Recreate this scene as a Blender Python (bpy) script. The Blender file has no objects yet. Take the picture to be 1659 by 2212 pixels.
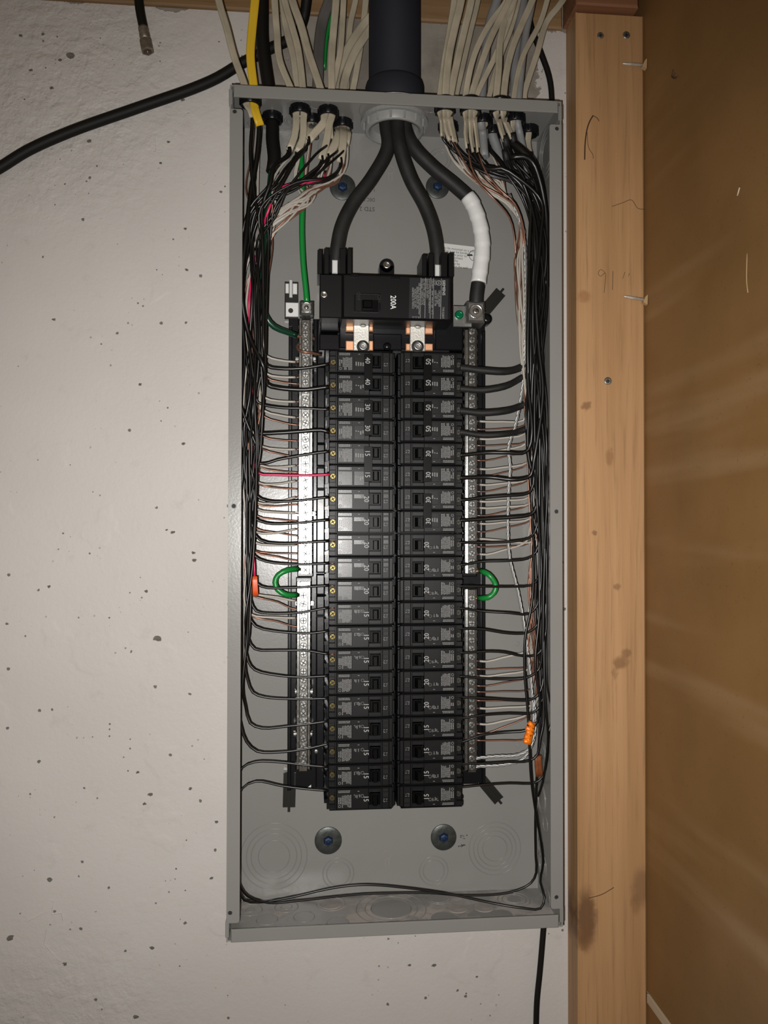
import bpy, bmesh, math, random
from mathutils import Vector, Matrix
random.seed(7)
SC = bpy.context.scene
COL = SC.collection

# ------------------------------------------------------------------ camera
F_PX = 1740.0
CAM = Vector((-0.0957, -0.9579, 1.4854))
YAW, PITCH, ROLL = 0.0927, 0.0150, 0.0014
fw = Vector((math.sin(YAW)*math.cos(PITCH), math.cos(YAW)*math.cos(PITCH), math.sin(PITCH)))
rt0 = Vector((math.cos(YAW), -math.sin(YAW), 0.0))
up0 = rt0.cross(fw)
rt = rt0*math.cos(ROLL) + up0*math.sin(ROLL)
up = -rt0*math.sin(ROLL) + up0*math.cos(ROLL)
cd = bpy.data.cameras.new('camera'); cam = bpy.data.objects.new('camera', cd); COL.objects.link(cam)
M3 = Matrix((rt, up, -fw)).transposed()
cam.matrix_world = Matrix.Translation(CAM) @ M3.to_4x4()
cd.sensor_fit = 'VERTICAL'; cd.sensor_height = 24.0; cd.lens = 24.0*F_PX/2212.0
cd.clip_start = 0.01
SC.camera = cam

# ------------------------------------------------------------------ world, light, exposure
w = bpy.data.worlds.new('world'); SC.world = w; w.use_nodes = True
bg = w.node_tree.nodes['Background']
bg.inputs['Color'].default_value = (1.0, 0.74, 0.46, 1); bg.inputs['Strength'].default_value = 0.10
fl = bpy.data.lights.new('phone_flash', 'SPOT'); flo = bpy.data.objects.new('phone_flash', fl); COL.objects.link(flo)
flo.location = CAM + rt*(-0.020) + up*(-0.018)
flo.rotation_euler = (cam.matrix_world @ Matrix.Rotation(math.radians(-4.0), 4, 'X')).to_euler()
fl.energy = 38.0; fl.color = (1.0, 0.975, 0.945); fl.shadow_soft_size = 0.0035
fl.spot_size = math.radians(112); fl.spot_blend = 1.0
vs = SC.view_settings
vs.view_transform = 'Standard'; vs.look = 'None'; vs.gamma = 1.0; vs.use_curve_mapping = False
vs.exposure = 0.0

# ------------------------------------------------------------------ measuring helpers (photo pixel -> point on a real plane)
def ray(px, py):
    return (rt*((px-829.5)/F_PX) + up*(-(py-1106.0)/F_PX) + fw)
def U(px, py, y):
    d = ray(px, py); t = (y-CAM.y)/d.y; return CAM + d*t
def UZ(px, py, z):
    d = ray(px, py); t = (z-CAM.z)/d.z; return CAM + d*t
def UX(px, py, x):
    d = ray(px, py); t = (x-CAM.x)/d.x; return CAM + d*t
P2_ = 0.00055
MM = 0.00051   # about one photo pixel at breaker depth, metres

# ------------------------------------------------------------------ materials
def mat(name, col, rough=0.5, metal=0.0, spec=0.5, bump=None, var=None, coat=0.0):
    m = bpy.data.materials.new(name); m.use_nodes = True
    nt = m.node_tree; b = nt.nodes['Principled BSDF']
    b.inputs['Base Color'].default_value = (*col, 1); b.inputs['Roughness'].default_value = rough
    b.inputs['Metallic'].default_value = metal; b.inputs['Specular IOR Level'].default_value = spec
    b.inputs['Coat Weight'].default_value = coat
    tc = nt.nodes.new('ShaderNodeTexCoord')
    if var:      # (scale, amount)
        n = nt.nodes.new('ShaderNodeTexNoise'); n.inputs['Scale'].default_value = var[0]; n.inputs['Detail'].default_value = 5
        nt.links.new(tc.outputs['Object'], n.inputs['Vector'])
        r = nt.nodes.new('ShaderNodeMapRange'); r.inputs['From Min'].default_value = 0.25; r.inputs['From Max'].default_value = 0.75
        r.inputs['To Min'].default_value = 1-var[1]; r.inputs['To Max'].default_value = 1+var[1]
        nt.links.new(n.outputs['Fac'], r.inputs['Value'])
        mx = nt.nodes.new('ShaderNodeMix'); mx.data_type = 'RGBA'; mx.blend_type = 'MULTIPLY'; mx.inputs['Factor'].default_value = 1
        mx.inputs['A'].default_value = (*col, 1); nt.links.new(r.outputs['Result'], mx.inputs['B'])
        nt.links.new(mx.outputs['Result'], b.inputs['Base Color'])
    if bump:     # (scale, strength, distance)
        n = nt.nodes.new('ShaderNodeTexNoise'); n.inputs['Scale'].default_value = bump[0]; n.inputs['Detail'].default_value = 3
        nt.links.new(tc.outputs['Object'], n.inputs['Vector'])
        bp = nt.nodes.new('ShaderNodeBump'); bp.inputs['Strength'].default_value = bump[1]; bp.inputs['Distance'].default_value = bump[2]
        nt.links.new(n.outputs['Fac'], bp.inputs['Height']); nt.links.new(bp.outputs['Normal'], b.inputs['Normal'])
    return m
M = {}
M['grey'] = mat('grey_enamel', (0.205, 0.200, 0.188), 0.26, 0, 0.34, (420, 0.16, 0.0004), (9, 0.05))
M['black'] = mat('black_plastic', (0.0032, 0.0032, 0.0036), 0.38, 0, 0.28, (900, 0.06, 0.0003))
M['gloss_black'] = mat('glossy_black_plastic', (0.005, 0.005, 0.006), 0.26, 0, 0.34, (160, 0.05, 0.0008))
M['breaker'] = mat('breaker_plastic', (0.0042, 0.0042, 0.0046), 0.42, 0, 0.22, (1500, 0.10, 0.0003), (60, 0.25))
M['plate'] = mat('breaker_label_plate', (0.015, 0.0148, 0.0145), 0.25, 0, 0.40, (1800, 0.14, 0.0002))
M['dull_plate'] = mat('dark_label_plate', (0.009, 0.009, 0.011), 0.40, 0, 0.45)
M['print'] = mat('white_print', (0.20, 0.20, 0.195), 0.5)
M['number'] = mat('white_number', (0.33, 0.33, 0.32), 0.5)
M['bright'] = mat('bright_white_number', (0.7, 0.7, 0.69), 0.5)
M['handle'] = mat('handle_plastic', (0.0012, 0.0012, 0.0012), 0.35, 0, 0.12)
M['alu'] = mat('tinned_aluminium', (0.43, 0.43, 0.415), 0.22, 1.0, 0.5, (200, 0.14, 0.0006), (160, 0.2))
M['steel'] = mat('zinc_steel', (0.34, 0.34, 0.325), 0.33, 0.9, 0.5, (300, 0.2, 0.0005), (150, 0.2))
M['shiny'] = mat('bright_steel', (0.70, 0.70, 0.68), 0.22, 1.0)
M['brass'] = mat('brass_screw', (0.13, 0.10, 0.035), 0.36, 0.85, 0.5, (600, 0.3, 0.0005))
M['copper'] = mat('bare_copper', (0.24, 0.12, 0.08), 0.32, 0.6)
M['bus'] = mat('copper_bus', (0.88, 0.46, 0.26), 0.38, 0.55, 0.5, (200, 0.1, 0.0005))
M['strap'] = mat('plated_strap', (0.64, 0.62, 0.57), 0.42, 0.6, 0.5, (700, 0.3, 0.0006), (500, 0.18))
M['ins_black'] = mat('black_insulation', (0.0045, 0.004, 0.0034), 0.34, 0, 0.5)
M['ins_dull'] = mat('dull_black_insulation', (0.012, 0.0115, 0.0105), 0.58, 0, 0.35, (180, 0.12, 0.0008), (70, 0.35))
M['ins_white'] = mat('white_insulation', (0.36, 0.33, 0.285), 0.40)
M['ins_red'] = mat('red_insulation', (0.55, 0.018, 0.085), 0.38)
M['ins_green'] = mat('green_insulation', (0.006, 0.185, 0.030), 0.36)
M['dark_green'] = mat('dark_green_insulation', (0.004, 0.036, 0.018), 0.32)
M['jacket'] = mat('cream_cable_jacket', (0.36, 0.315, 0.235), 0.45, 0, 0.45, (240, 0.15, 0.0008), (40, 0.22))
M['jacket_gray'] = mat('grey_cable_jacket', (0.20, 0.20, 0.20), 0.5, 0, 0.4, None, (40, 0.15))
M['jacket_dark'] = mat('dark_grey_cable_jacket', (0.085, 0.08, 0.075), 0.5, 0, 0.4, None, (40, 0.2))
M['jacket_yellow'] = mat('yellow_cable_jacket', (0.60, 0.38, 0.02), 0.38, 0, 0.5)
M['jacket_black'] = mat('black_cable_jacket', (0.006, 0.005, 0.004), 0.6, 0, 0.22)
M['tape'] = mat('white_tape', (0.62, 0.62, 0.61), 0.34, 0, 0.5, (60, 0.25, 0.002))
M['pvc'] = mat('blue_grey_pvc', (0.014, 0.0155, 0.021), 0.7, 0, 0.2, None, (8, 0.15))
M['pvc_light'] = mat('light_grey_pvc', (0.25, 0.25, 0.24), 0.42, 0, 0.5)
M['blue'] = mat('blue_screw_coating', (0.007, 0.022, 0.06), 0.45, 0.2, 0.5, (400, 0.3, 0.0006))
M['green_screw'] = mat('green_screw_paint', (0.0, 0.14, 0.055), 0.25, 0.3)
M['washer'] = mat('galvanised_washer', (0.085, 0.092, 0.088), 0.36, 0.75, 0.5, (180, 0.3, 0.0008), (160, 0.3))
M['paper'] = mat('label_paper', (0.55, 0.55, 0.53), 0.6)
M['ink'] = mat('black_ink', (0.025, 0.025, 0.025), 0.6)
M['orange'] = mat('orange_plastic', (0.85, 0.20, 0.01), 0.22, 0, 0.6, (350, 0.35, 0.002))
M['orange_tag'] = mat('orange_tag_plastic', (0.65, 0.085, 0.015), 0.4)
M['rust'] = mat('rust_orange_tape', (0.16, 0.042, 0.010), 0.5, 0, 0.4, None, (200, 0.3))
M['tabsteel'] = mat('bright_plated_tab', (0.80, 0.80, 0.78), 0.30, 0.35)
M['shaded_steel'] = mat('shaded_terminal_steel', (0.05, 0.045, 0.03), 0.5, 0.6)  # right-column screws: their shade is put into this darker colour
M['strand'] = mat('bare_aluminium_strand', (0.34, 0.34, 0.33), 0.42, 0.6)
M['darksteel'] = mat('dark_plated_steel', (0.045, 0.044, 0.04), 0.30, 0.7)
M['hole'] = mat('dark_hole', (0.012, 0.012, 0.011), 0.7)
M['galv'] = mat('old_steel', (0.20, 0.17, 0.13), 0.45, 0.6, 0.5, (400, 0.2, 0.0006), (200, 0.3))
M['nail'] = mat('nail_steel', (0.55, 0.50, 0.42), 0.40, 0.5, 0.5, None, (300, 0.25))
M['splinter'] = mat('torn_board_fibre', (0.40, 0.26, 0.13), 0.8)
M['pencil'] = mat('pencil_graphite', (0.10, 0.055, 0.025), 0.6)
M['crack'] = mat('dark_crack', (0.055, 0.025, 0.010), 0.8)
M['chip'] = mat('shaded_pit', (0.13, 0.12, 0.105), 0.8, 0, 0.2, None, (600, 0.5))
M['dirt'] = mat('dusty_enamel', (0.27, 0.245, 0.225), 0.6, 0, 0.4, (300, 0.3, 0.001), (60, 0.2))

def nodes_of(m): return m.node_tree.nodes, m.node_tree.links
def math_node(nt, op, a, b=None, clamp=False):
    n = nt.nodes.new('ShaderNodeMath'); n.operation = op; n.use_clamp = clamp
    for i, v in enumerate((a, b)):
        if v is None: continue
        if isinstance(v, (int, float)): n.inputs[i].default_value = v
        else: nt.links.new(v, n.inputs[i])
    return n.outputs[0]
def mixc(nt, fac, a, b):
    n = nt.nodes.new('ShaderNodeMix'); n.data_type = 'RGBA'
    for k, v in (('Factor', fac), ('A', a), ('B', b)):
        s = [i for i in n.inputs if i.name == k and (i.type == ('VALUE' if k == 'Factor' else 'RGBA'))][0]
        if isinstance(v, tuple): s.default_value = (*v, 1)
        elif isinstance(v, (int, float)): s.default_value = v
        else: nt.links.new(v, s)
    return [o for o in n.outputs if o.type == 'RGBA'][0]
def noise(nt, vec, scale, detail=4, rough=0.5):
    n = nt.nodes.new('ShaderNodeTexNoise'); n.inputs['Scale'].default_value = scale; n.inputs['Detail'].default_value = detail
    n.inputs['Roughness'].default_value = rough
    nt.links.new(vec, n.inputs['Vector']); return n.outputs['Fac']
def ramp(nt, v, a, b, lo=0.0, hi=1.0):
    r = nt.nodes.new('ShaderNodeMapRange'); r.interpolation_type = 'SMOOTHSTEP'
    r.inputs['From Min'].default_value = a; r.inputs['From Max'].default_value = b
    r.inputs['To Min'].default_value = lo; r.inputs['To Max'].default_value = hi
    nt.links.new(v, r.inputs['Value']); return r.outputs['Result']

def wall_material():
    m = mat('painted_concrete', (0.62, 0.585, 0.53), 0.55, 0, 0.4); nt = m.node_tree; b = nt.nodes['Principled BSDF']
    g = nt.nodes.new('ShaderNodeNewGeometry'); pos = g.outputs['Position']
    sx = nt.nodes.new('ShaderNodeSeparateXYZ'); nt.links.new(pos, sx.inputs[0])
    X, Z = sx.outputs['X'], sx.outputs['Z']
    # small dark pits, sparse, two sizes
    def pits(scale, r0, r1, keep):
        v = nt.nodes.new('ShaderNodeTexVoronoi'); v.inputs['Scale'].default_value = scale
        wv = nt.nodes.new('ShaderNodeVectorMath'); wv.operation = 'MULTIPLY'; wv.inputs[1].default_value = (1, 0, 1)
        nt.links.new(pos, wv.inputs[0]); nt.links.new(wv.outputs[0], v.inputs['Vector'])
        sc = nt.nodes.new('ShaderNodeSeparateColor'); nt.links.new(v.outputs['Color'], sc.inputs[0])
        on = ramp(nt, sc.outputs['Red'], keep-0.001, keep+0.001)
        rad = ramp(nt, sc.outputs['Green'], 0, 1, r0, r1)
        nz = noise(nt, pos, scale*7, 3)
        d = math_node(nt, 'ADD', v.outputs['Distance'], math_node(nt, 'MULTIPLY', math_node(nt, 'SUBTRACT', nz, 0.5), r1*1.5))
        q = math_node(nt, 'SUBTRACT', rad, d)
        return math_node(nt, 'MULTIPLY', ramp(nt, q, 0.0, r1*0.25), on)
    p1 = pits(60, 0.045, 0.120, 0.52); p2 = pits(24, 0.035, 0.075, 0.62)
    p3 = math_node(nt, 'MULTIPLY', pits(170, 0.08, 0.20, 0.62), ramp(nt, noise(nt, pos, 14, 3), 0.54, 0.62))
    p = math_node(nt, 'MAXIMUM', math_node(nt, 'MAXIMUM', p1, p2), p3)
    # bare concrete behind the cables: an unpainted patch above the box with a ragged edge
    a, c = U(548, 110, 0), U(1160, 120, 0)
    rag = math_node(nt, 'MULTIPLY', math_node(nt, 'SUBTRACT', noise(nt, pos, 28, 6, 0.6), 0.5), 0.055)
    xr = math_node(nt, 'ADD', X, rag)
    m1 = math_node(nt, 'MULTIPLY', ramp(nt, xr, a.x-0.001, a.x+0.001), ramp(nt, xr, c.x-0.001, c.x+0.001, 1, 0))
    zr = math_node(nt, 'ADD', Z, rag)
    m1 = math_node(nt, 'MULTIPLY', m1, ramp(nt, zr, 1.90, 1.902))
    ztop = U(480, 22, 0).z
    m2 = ramp(nt, zr, ztop, ztop+0.002)
    bare = math_node(nt, 'MAXIMUM', m1, m2)
    tint = noise(nt, pos, 3.0, 4)
    base = mixc(nt, ramp(nt, tint, 0.3, 0.7), (0.485, 0.455, 0.425), (0.535, 0.505, 0.475))
    smud = ramp(nt, noise(nt, pos, 30, 6, 0.7), 0.56, 0.74, 0, 0.26)
    base = mixc(nt, smud, base, (0.33, 0.30, 0.27))
    base = mixc(nt, math_node(nt, 'MULTIPLY', p, 0.88), base, (0.085, 0.08, 0.07))
    conc = mixc(nt, ramp(nt, noise(nt, pos, 16, 6, 0.6), 0.3, 0.7), (0.17, 0.15, 0.125), (0.29, 0.262, 0.225))
    nt.links.new(mixc(nt, bare, base, conc), b.inputs['Base Color'])
    # relief: rough plaster in the upper left and low on the wall, smooth elsewhere
    rl = U(150, 150, 0); ll = U(100, 2100, 0)
    def blob(cx, cz, r0, r1):
        dx = math_node(nt, 'SUBTRACT', X, cx); dz = math_node(nt, 'SUBTRACT', Z, cz)
        dd = math_node(nt, 'SQRT', math_node(nt, 'ADD', math_node(nt, 'MULTIPLY', dx, dx), math_node(nt, 'MULTIPLY', dz, dz)))
        return ramp(nt, dd, r0, r1, 1, 0)
    rough = math_node(nt, 'MAXIMUM', blob(rl.x-0.03, rl.z, 0.05, 0.24), math_node(nt, 'MULTIPLY', blob(ll.x, ll.z-0.12, 0.05, 0.22), 0.6))
    fine = noise(nt, pos, 150, 6, 0.65); co = noise(nt, pos, 36, 4, 0.55); lrg = noise(nt, pos, 9, 2)
    crk = ramp(nt, noise(nt, pos, 13, 3), 0.60, 0.66)
    h = math_node(nt, 'ADD', math_node(nt, 'MULTIPLY', fine, 0.0008), math_node(nt, 'MULTIPLY', math_node(nt, 'MULTIPLY', ramp(nt, co, 0.42, 0.62), rough), 0.0028))
    h = math_node(nt, 'ADD', h, math_node(nt, 'MULTIPLY', math_node(nt, 'MULTIPLY', fine, rough), 0.003))
    h = math_node(nt, 'ADD', h, math_node(nt, 'MULTIPLY', lrg, 0.002))
    h = math_node(nt, 'ADD', h, math_node(nt, 'MULTIPLY', crk, 0.0006))
    h = math_node(nt, 'SUBTRACT', h, math_node(nt, 'MULTIPLY', p, 0.002))
    h = math_node(nt, 'SUBTRACT', h, math_node(nt, 'MULTIPLY', bare, 0.0015))
    bp = nt.nodes.new('ShaderNodeBump'); bp.inputs['Strength'].default_value = 0.55; bp.inputs['Distance'].default_value = 1.0
    nt.links.new(h, bp.inputs['Height']); nt.links.new(bp.outputs['Normal'], b.inputs['Normal'])
    return m
def wood_material(name, c1, c2, scale=(42, 42, 1.6), knots=(), rough=0.55):
    m = mat(name, c1, rough, 0, 0.4); nt = m.node_tree; b = nt.nodes['Principled BSDF']
    g = nt.nodes.new('ShaderNodeNewGeometry'); pos = g.outputs['Position']
    mp = nt.nodes.new('ShaderNodeMapping'); mp.inputs['Scale'].default_value = scale; nt.links.new(pos, mp.inputs['Vector'])
    n1 = noise(nt, mp.outputs[0], 1.0, 5, 0.55)
    n2 = noise(nt, mp.outputs[0], 5.0, 4, 0.6)
    n3 = noise(nt, pos, 5.0, 3)
    col = mixc(nt, ramp(nt, n1, 0.32, 0.68), c1, c2)
    col = mixc(nt, ramp(nt, n2, 0.50, 0.72, 0, 0.55), col, tuple(x*0.62 for x in c1))
    col = mixc(nt, ramp(nt, n3, 0.35, 0.65, 0, 0.3), col, tuple(x*0.82 for x in c1))
    sx = nt.nodes.new('ShaderNodeSeparateXYZ'); nt.links.new(pos, sx.inputs[0])
    wob = math_node(nt, 'MULTIPLY', math_node(nt, 'SUBTRACT', noise(nt, pos, 70, 4, 0.65), 0.5), 0.014)
    for (kx, kz, rx, rz, amt, kc) in knots:
        dx = math_node(nt, 'DIVIDE', math_node(nt, 'ADD', math_node(nt, 'SUBTRACT', sx.outputs['X'], kx), wob), rx)
        dz = math_node(nt, 'DIVIDE', math_node(nt, 'ADD', math_node(nt, 'SUBTRACT', sx.outputs['Z'], kz), wob), rz)
        d = math_node(nt, 'SQRT', math_node(nt, 'ADD', math_node(nt, 'MULTIPLY', dx, dx), math_node(nt, 'MULTIPLY', dz, dz)))
        col = mixc(nt, ramp(nt, d, 0.45, 1.15, amt, 0), col, kc)
    nt.links.new(col, b.inputs['Base Color'])
    bp = nt.nodes.new('ShaderNodeBump'); bp.inputs['Strength'].default_value = 0.25; bp.inputs['Distance'].default_value = 0.0012
    nt.links.new(n2, bp.inputs['Height']); nt.links.new(bp.outputs['Normal'], b.inputs['Normal'])
    return m
def board_material():
    m = mat('brown_hardboard', (0.17, 0.088, 0.032), 0.42, 0, 0.45); nt = m.node_tree; b = nt.nodes['Principled BSDF']
    g = nt.nodes.new('ShaderNodeNewGeometry'); pos = g.outputs['Position']
    mp = nt.nodes.new('ShaderNodeMapping'); mp.inputs['Scale'].default_value = (1, 0.55, 7.0); nt.links.new(pos, mp.inputs['Vector'])
    n1 = noise(nt, pos, 9, 4); n2 = noise(nt, mp.outputs[0], 2.2, 3); n3 = noise(nt, pos, 300, 2)
    col = mixc(nt, ramp(nt, n1, 0.3, 0.7), (0.200, 0.105, 0.034), (0.240, 0.128, 0.044))
    col = mixc(nt, ramp(nt, n2, 0.54, 0.72, 0, 0.45), col, (0.36, 0.235, 0.125))
    col = mixc(nt, ramp(nt, n3, 0.60, 0.80, 0, 0.4), col, (0.11, 0.055, 0.018))
    nt.links.new(col, b.inputs['Base Color'])
    nt.links.new(ramp(nt, n2, 0.4, 0.7, 0.55, 0.42), b.inputs['Roughness'])
    return m
def dusty_material():
    m = mat('dust_streaked_enamel', (0.2, 0.2, 0.19), 0.4); nt = m.node_tree; b = nt.nodes['Principled BSDF']
    g = nt.nodes.new('ShaderNodeNewGeometry'); pos = g.outputs['Position']
    f = ramp(nt, noise(nt, pos, 26, 6, 0.6), 0.42, 0.60)
    nt.links.new(mixc(nt, f, (0.205, 0.200, 0.188), (0.36, 0.325, 0.295)), b.inputs['Base Color'])
    nt.links.new(ramp(nt, f, 0, 1, 0.3, 0.8), b.inputs['Roughness'])
    return m
M['dusty'] = dusty_material()
M['wall'] = wall_material()
M['board'] = board_material()
STY = -0.038                        # front of the stud
kp = lambda x, y: U(x, y, STY)
k1, k2, k3, k4 = kp(1262, 640), kp(1266, 1985), kp(1388, 1915), kp(1315, 990)
M['stud'] = wood_material('pine_stud', (0.37, 0.205, 0.090), (0.46, 0.265, 0.125), knots=(
    (k1.x, k1.z, 0.009, 0.009, 0.5, (0.25, 0.10, 0.035)), (k2.x, k2.z, 0.014, 0.040, 0.8, (0.10, 0.045, 0.02)),
    (k3.x, k3.z, 0.016, 0.026, 0.6, (0.16, 0.085, 0.04)), (k4.x, k4.z, 0.005, 0.012, 0.55, (0.22, 0.10, 0.035)),
    *((kp(x, y).x, kp(x, y).z, rx, rz, am, (0.17, 0.08, 0.03)) for x, y, rx, rz, am in ((1266, 877, 0.006, 0.006, 0.7), (1283, 1153, 0.004, 0.004, 0.7), (1334, 1266, 0.005, 0.005, 0.6), (1340, 1432, 0.010, 0.009, 0.7), (1352, 1412, 0.007, 0.007, 0.6), (1328, 1455, 0.005, 0.008, 0.4), (1372, 1955, 0.008, 0.014, 0.4), (1262, 2030, 0.010, 0.016, 0.5)))))
M['plate_wood'] = wood_material('old_sill_wood', (0.20, 0.115, 0.050), (0.29, 0.175, 0.085), scale=(1.6, 42, 42))
M['plate_red'] = wood_material('reddish_wood', (0.20, 0.085, 0.040), (0.26, 0.12, 0.06), scale=(1.6, 42, 42))
M['pale_wood'] = wood_material('pale_wood', (0.52, 0.42, 0.30), (0.62, 0.52, 0.39), scale=(42, 1.6, 42))
M['floor'] = mat('bare_concrete', (0.22, 0.21, 0.19), 0.8, 0, 0.3, (60, 0.3, 0.002), (6, 0.2))

# ------------------------------------------------------------------ mesh builder
class MB:
    def __init__(s): s.v = []; s.f = []; s.sm = []
    def add(s, vs, fs, smooth=False):
        o = len(s.v); s.v += [tuple(p) for p in vs]; s.f += [[o+i for i in f] for f in fs]; s.sm += [smooth]*len(fs); return s
    def box(s, x0, x1, y0, y1, z0, z1, ch=0.0):
        if x0 > x1: x0, x1 = x1, x0
        if y0 > y1: y0, y1 = y1, y0
        if z0 > z1: z0, z1 = z1, z0
        c = min(ch, (x1-x0)/2.2, (y1-y0)/1.1, (z1-z0)/2.2)
        if c <= 0:
            vs = [(x, y, z) for y in (y0, y1) for z in (z0, z1) for x in (x0, x1)]
            fs = [(0, 1, 3, 2), (5, 4, 6, 7), (4, 0, 2, 6), (1, 5, 7, 3), (4, 5, 1, 0), (2, 3, 7, 6)]
            return s.add(vs, fs)
        # chamfer on the front (-y) rim
        vs = [(x0+c, y0, z0+c), (x1-c, y0, z0+c), (x1-c, y0, z1-c), (x0+c, y0, z1-c),
              (x0, y0+c, z0), (x1, y0+c, z0), (x1, y0+c, z1), (x0, y0+c, z1),
              (x0, y1, z0), (x1, y1, z0), (x1, y1, z1), (x0, y1, z1)]
        fs = [(0, 1, 2, 3), (11, 10, 9, 8)]
        for i in range(4):
            j = (i+1) % 4
            fs += [(4+i, 4+j, j, i), (8+i, 8+j, 4+j, 4+i)]
        return s.add(vs, fs)
    def prism(s, pts, y0, y1):      # outline in x,z (counter-clockwise seen from -y)
        n = len(pts)
        vs = [(p[0], y0, p[1]) for p in pts] + [(p[0], y1, p[1]) for p in pts]
        fs = [list(range(n)), list(range(2*n-1, n-1, -1))]
        for i in range(n):
            j = (i+1) % n; fs.append((n+i, n+j, j, i))
        return s.add(vs, fs)
    def lathe(s, c, axis, prof, n=20, smooth=True, cap=True):   # prof: list of (radius, height along axis)
        ax = Vector(axis).normalized(); t = Vector((1, 0, 0)) if abs(ax.x) < 0.9 else Vector((0, 0, 1))
        a = ax.cross(t).normalized(); b = ax.cross(a); c = Vector(c); vs = []; fs = []
        for r, h in prof:
            for i in range(n):
                th = 2*math.pi*i/n; vs.append(c + ax*h + (a*math.cos(th)+b*math.sin(th))*r)
        for k in range(len(prof)-1):
            for i in range(n):
                j = (i+1) % n; fs.append((k*n+i, k*n+j, (k+1)*n+j, (k+1)*n+i))
        s.add(vs, fs, smooth)
        if cap:
            o = len(s.v)-len(vs)
            s.f.append([o+i for i in range(n-1, -1, -1)]); s.sm.append(False)
            s.f.append([o+(len(prof)-1)*n+i for i in range(n)]); s.sm.append(False)
        return s
    def ring(s, c, axis, r, minor, n=40, k=6):
        ax = Vector(axis).normalized(); t = Vector((1, 0, 0)) if abs(ax.x) < 0.9 else Vector((0, 0, 1))
        a = ax.cross(t).normalized(); b = ax.cross(a); c = Vector(c); vs = []; fs = []
        for i in range(n):
            th = 2*math.pi*i/n; d = a*math.cos(th)+b*math.sin(th)
            for j in range(k):
                ph = 2*math.pi*j/k; vs.append(c + d*(r+minor*math.cos(ph)) + ax*(minor*math.sin(ph)))
        for i in range(n):
            for j in range(k):
                i2, j2 = (i+1) % n, (j+1) % k; fs.append((i*k+j, i2*k+j, i2*k+j2, i*k+j2))
        return s.add(vs, fs, True)
    def sweep(s, path, prof, normal=None, tw=None):   # path: list of Vector, prof: list of (a,b) or per-point function
        n = len(path); T = []
        for i in range(n):
            d = path[min(i+1, n-1)] - path[max(i-1, 0)]
            T.append(d.normalized() if d.length > 1e-9 else Vector((0, 0, -1)))
        N = Vector(normal) if normal else Vector((0, -1, 0))
        N = N - T[0]*N.dot(T[0])
        if N.length < 1e-3: N = Vector((1, 0, 0)) - T[0]*T[0].x
        N.normalize(); vs = []; fs = []; k = None
        for i in range(n):
            N = (N - T[i]*N.dot(T[i])).normalized(); B = T[i].cross(N)
            pr = prof(i/(n-1)) if callable(prof) else prof
            k = len(pr)
            for (a, b) in pr: vs.append(path[i] + B*a + N*b)
        for i in range(n-1):
            for j in range(k):
                j2 = (j+1) % k; fs.append((i*k+j, i*k+j2, (i+1)*k+j2, (i+1)*k+j))
        s.add(vs, fs, True); o = len(s.v)-len(vs)
        s.f.append([o+j for j in range(k-1, -1, -1)]); s.sm.append(False)
        s.f.append([o+(n-1)*k+j for j in range(k)]); s.sm.append(False)
        return s
    def mesh(s, name, m, origin=None):
        me = bpy.data.meshes.new(name); o = Vector(origin) if origin is not None else Vector((0, 0, 0))
        me.from_pydata([(p[0]-o.x, p[1]-o.y, p[2]-o.z) for p in s.v], [], s.f)
        me.polygons.foreach_set('use_smooth', s.sm)
        bm = bmesh.new(); bm.from_mesh(me); bmesh.ops.recalc_face_normals(bm, faces=bm.faces); bm.to_mesh(me); bm.free()
        me.materials.append(M[m] if isinstance(m, str) else m); me.update(); return me
    def base(s):
        xs = [p[0] for p in s.v]; ys = [p[1] for p in s.v]; zs = [p[2] for p in s.v]
        return Vector(((min(xs)+max(xs))/2, (min(ys)+max(ys))/2, min(zs)))
    def build(s, name, m, parent=None, origin=None):      # world coordinates in, object with its own origin out
        if origin is None: origin = s.base()
        o = bpy.data.objects.new(name, s.mesh(name, m, origin)); COL.objects.link(o)
        place(o, origin, parent); return o
WORLD = {}
def place(o, origin, parent=None):
    WORLD[o.name] = Vector(origin)
    if parent: o.parent = parent; o.location = Vector(origin) - WORLD[parent.name]
    else: o.location = origin
def tag(o, label=None, cat=None, group=None, kind=None):
    if label: o['label'] = label
    if cat: o['category'] = cat
    if group: o['group'] = group
    if kind: o['kind'] = kind
    return o
def thing(name, label, cat, loc, group=None):
    o = bpy.data.objects.new(name, None); o.empty_display_size = 0.01; COL.objects.link(o); place(o, loc)
    return tag(o, label, cat, group)
def spline(pts, n=None, step=0.006):
    P = [Vector(p) for p in pts]; P = [P[0]*2-P[1]] + P + [P[-1]*2-P[-2]]; out = []
    for i in range(1, len(P)-2):
        p0, p1, p2, p3 = P[i-1], P[i], P[i+1], P[i+2]
        k = n or max(2, min(24, int((p2-p1).length/step)))
        # centripetal Catmull-Rom
        t0 = 0; t1 = t0+max(1e-5, (p1-p0).length**0.5); t2 = t1+max(1e-5, (p2-p1).length**0.5); t3 = t2+max(1e-5, (p3-p2).length**0.5)
        for q in range(k):
            t = t1+(t2-t1)*q/k
            A1 = p0*((t1-t)/(t1-t0))+p1*((t-t0)/(t1-t0)); A2 = p1*((t2-t)/(t2-t1))+p2*((t-t1)/(t2-t1)); A3 = p2*((t3-t)/(t3-t2))+p3*((t-t2)/(t3-t2))
            B1 = A1*((t2-t)/(t2-t0))+A2*((t-t0)/(t2-t0)); B2 = A2*((t3-t)/(t3-t1))+A3*((t-t1)/(t3-t1))
            out.append(B1*((t2-t)/(t2-t1))+B2*((t-t1)/(t2-t1)))
    out.append(P[-2]); return out
def circ(r, n=8): return [(r*math.cos(2*math.pi*i/n), r*math.sin(2*math.pi*i/n)) for i in range(n)]
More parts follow.
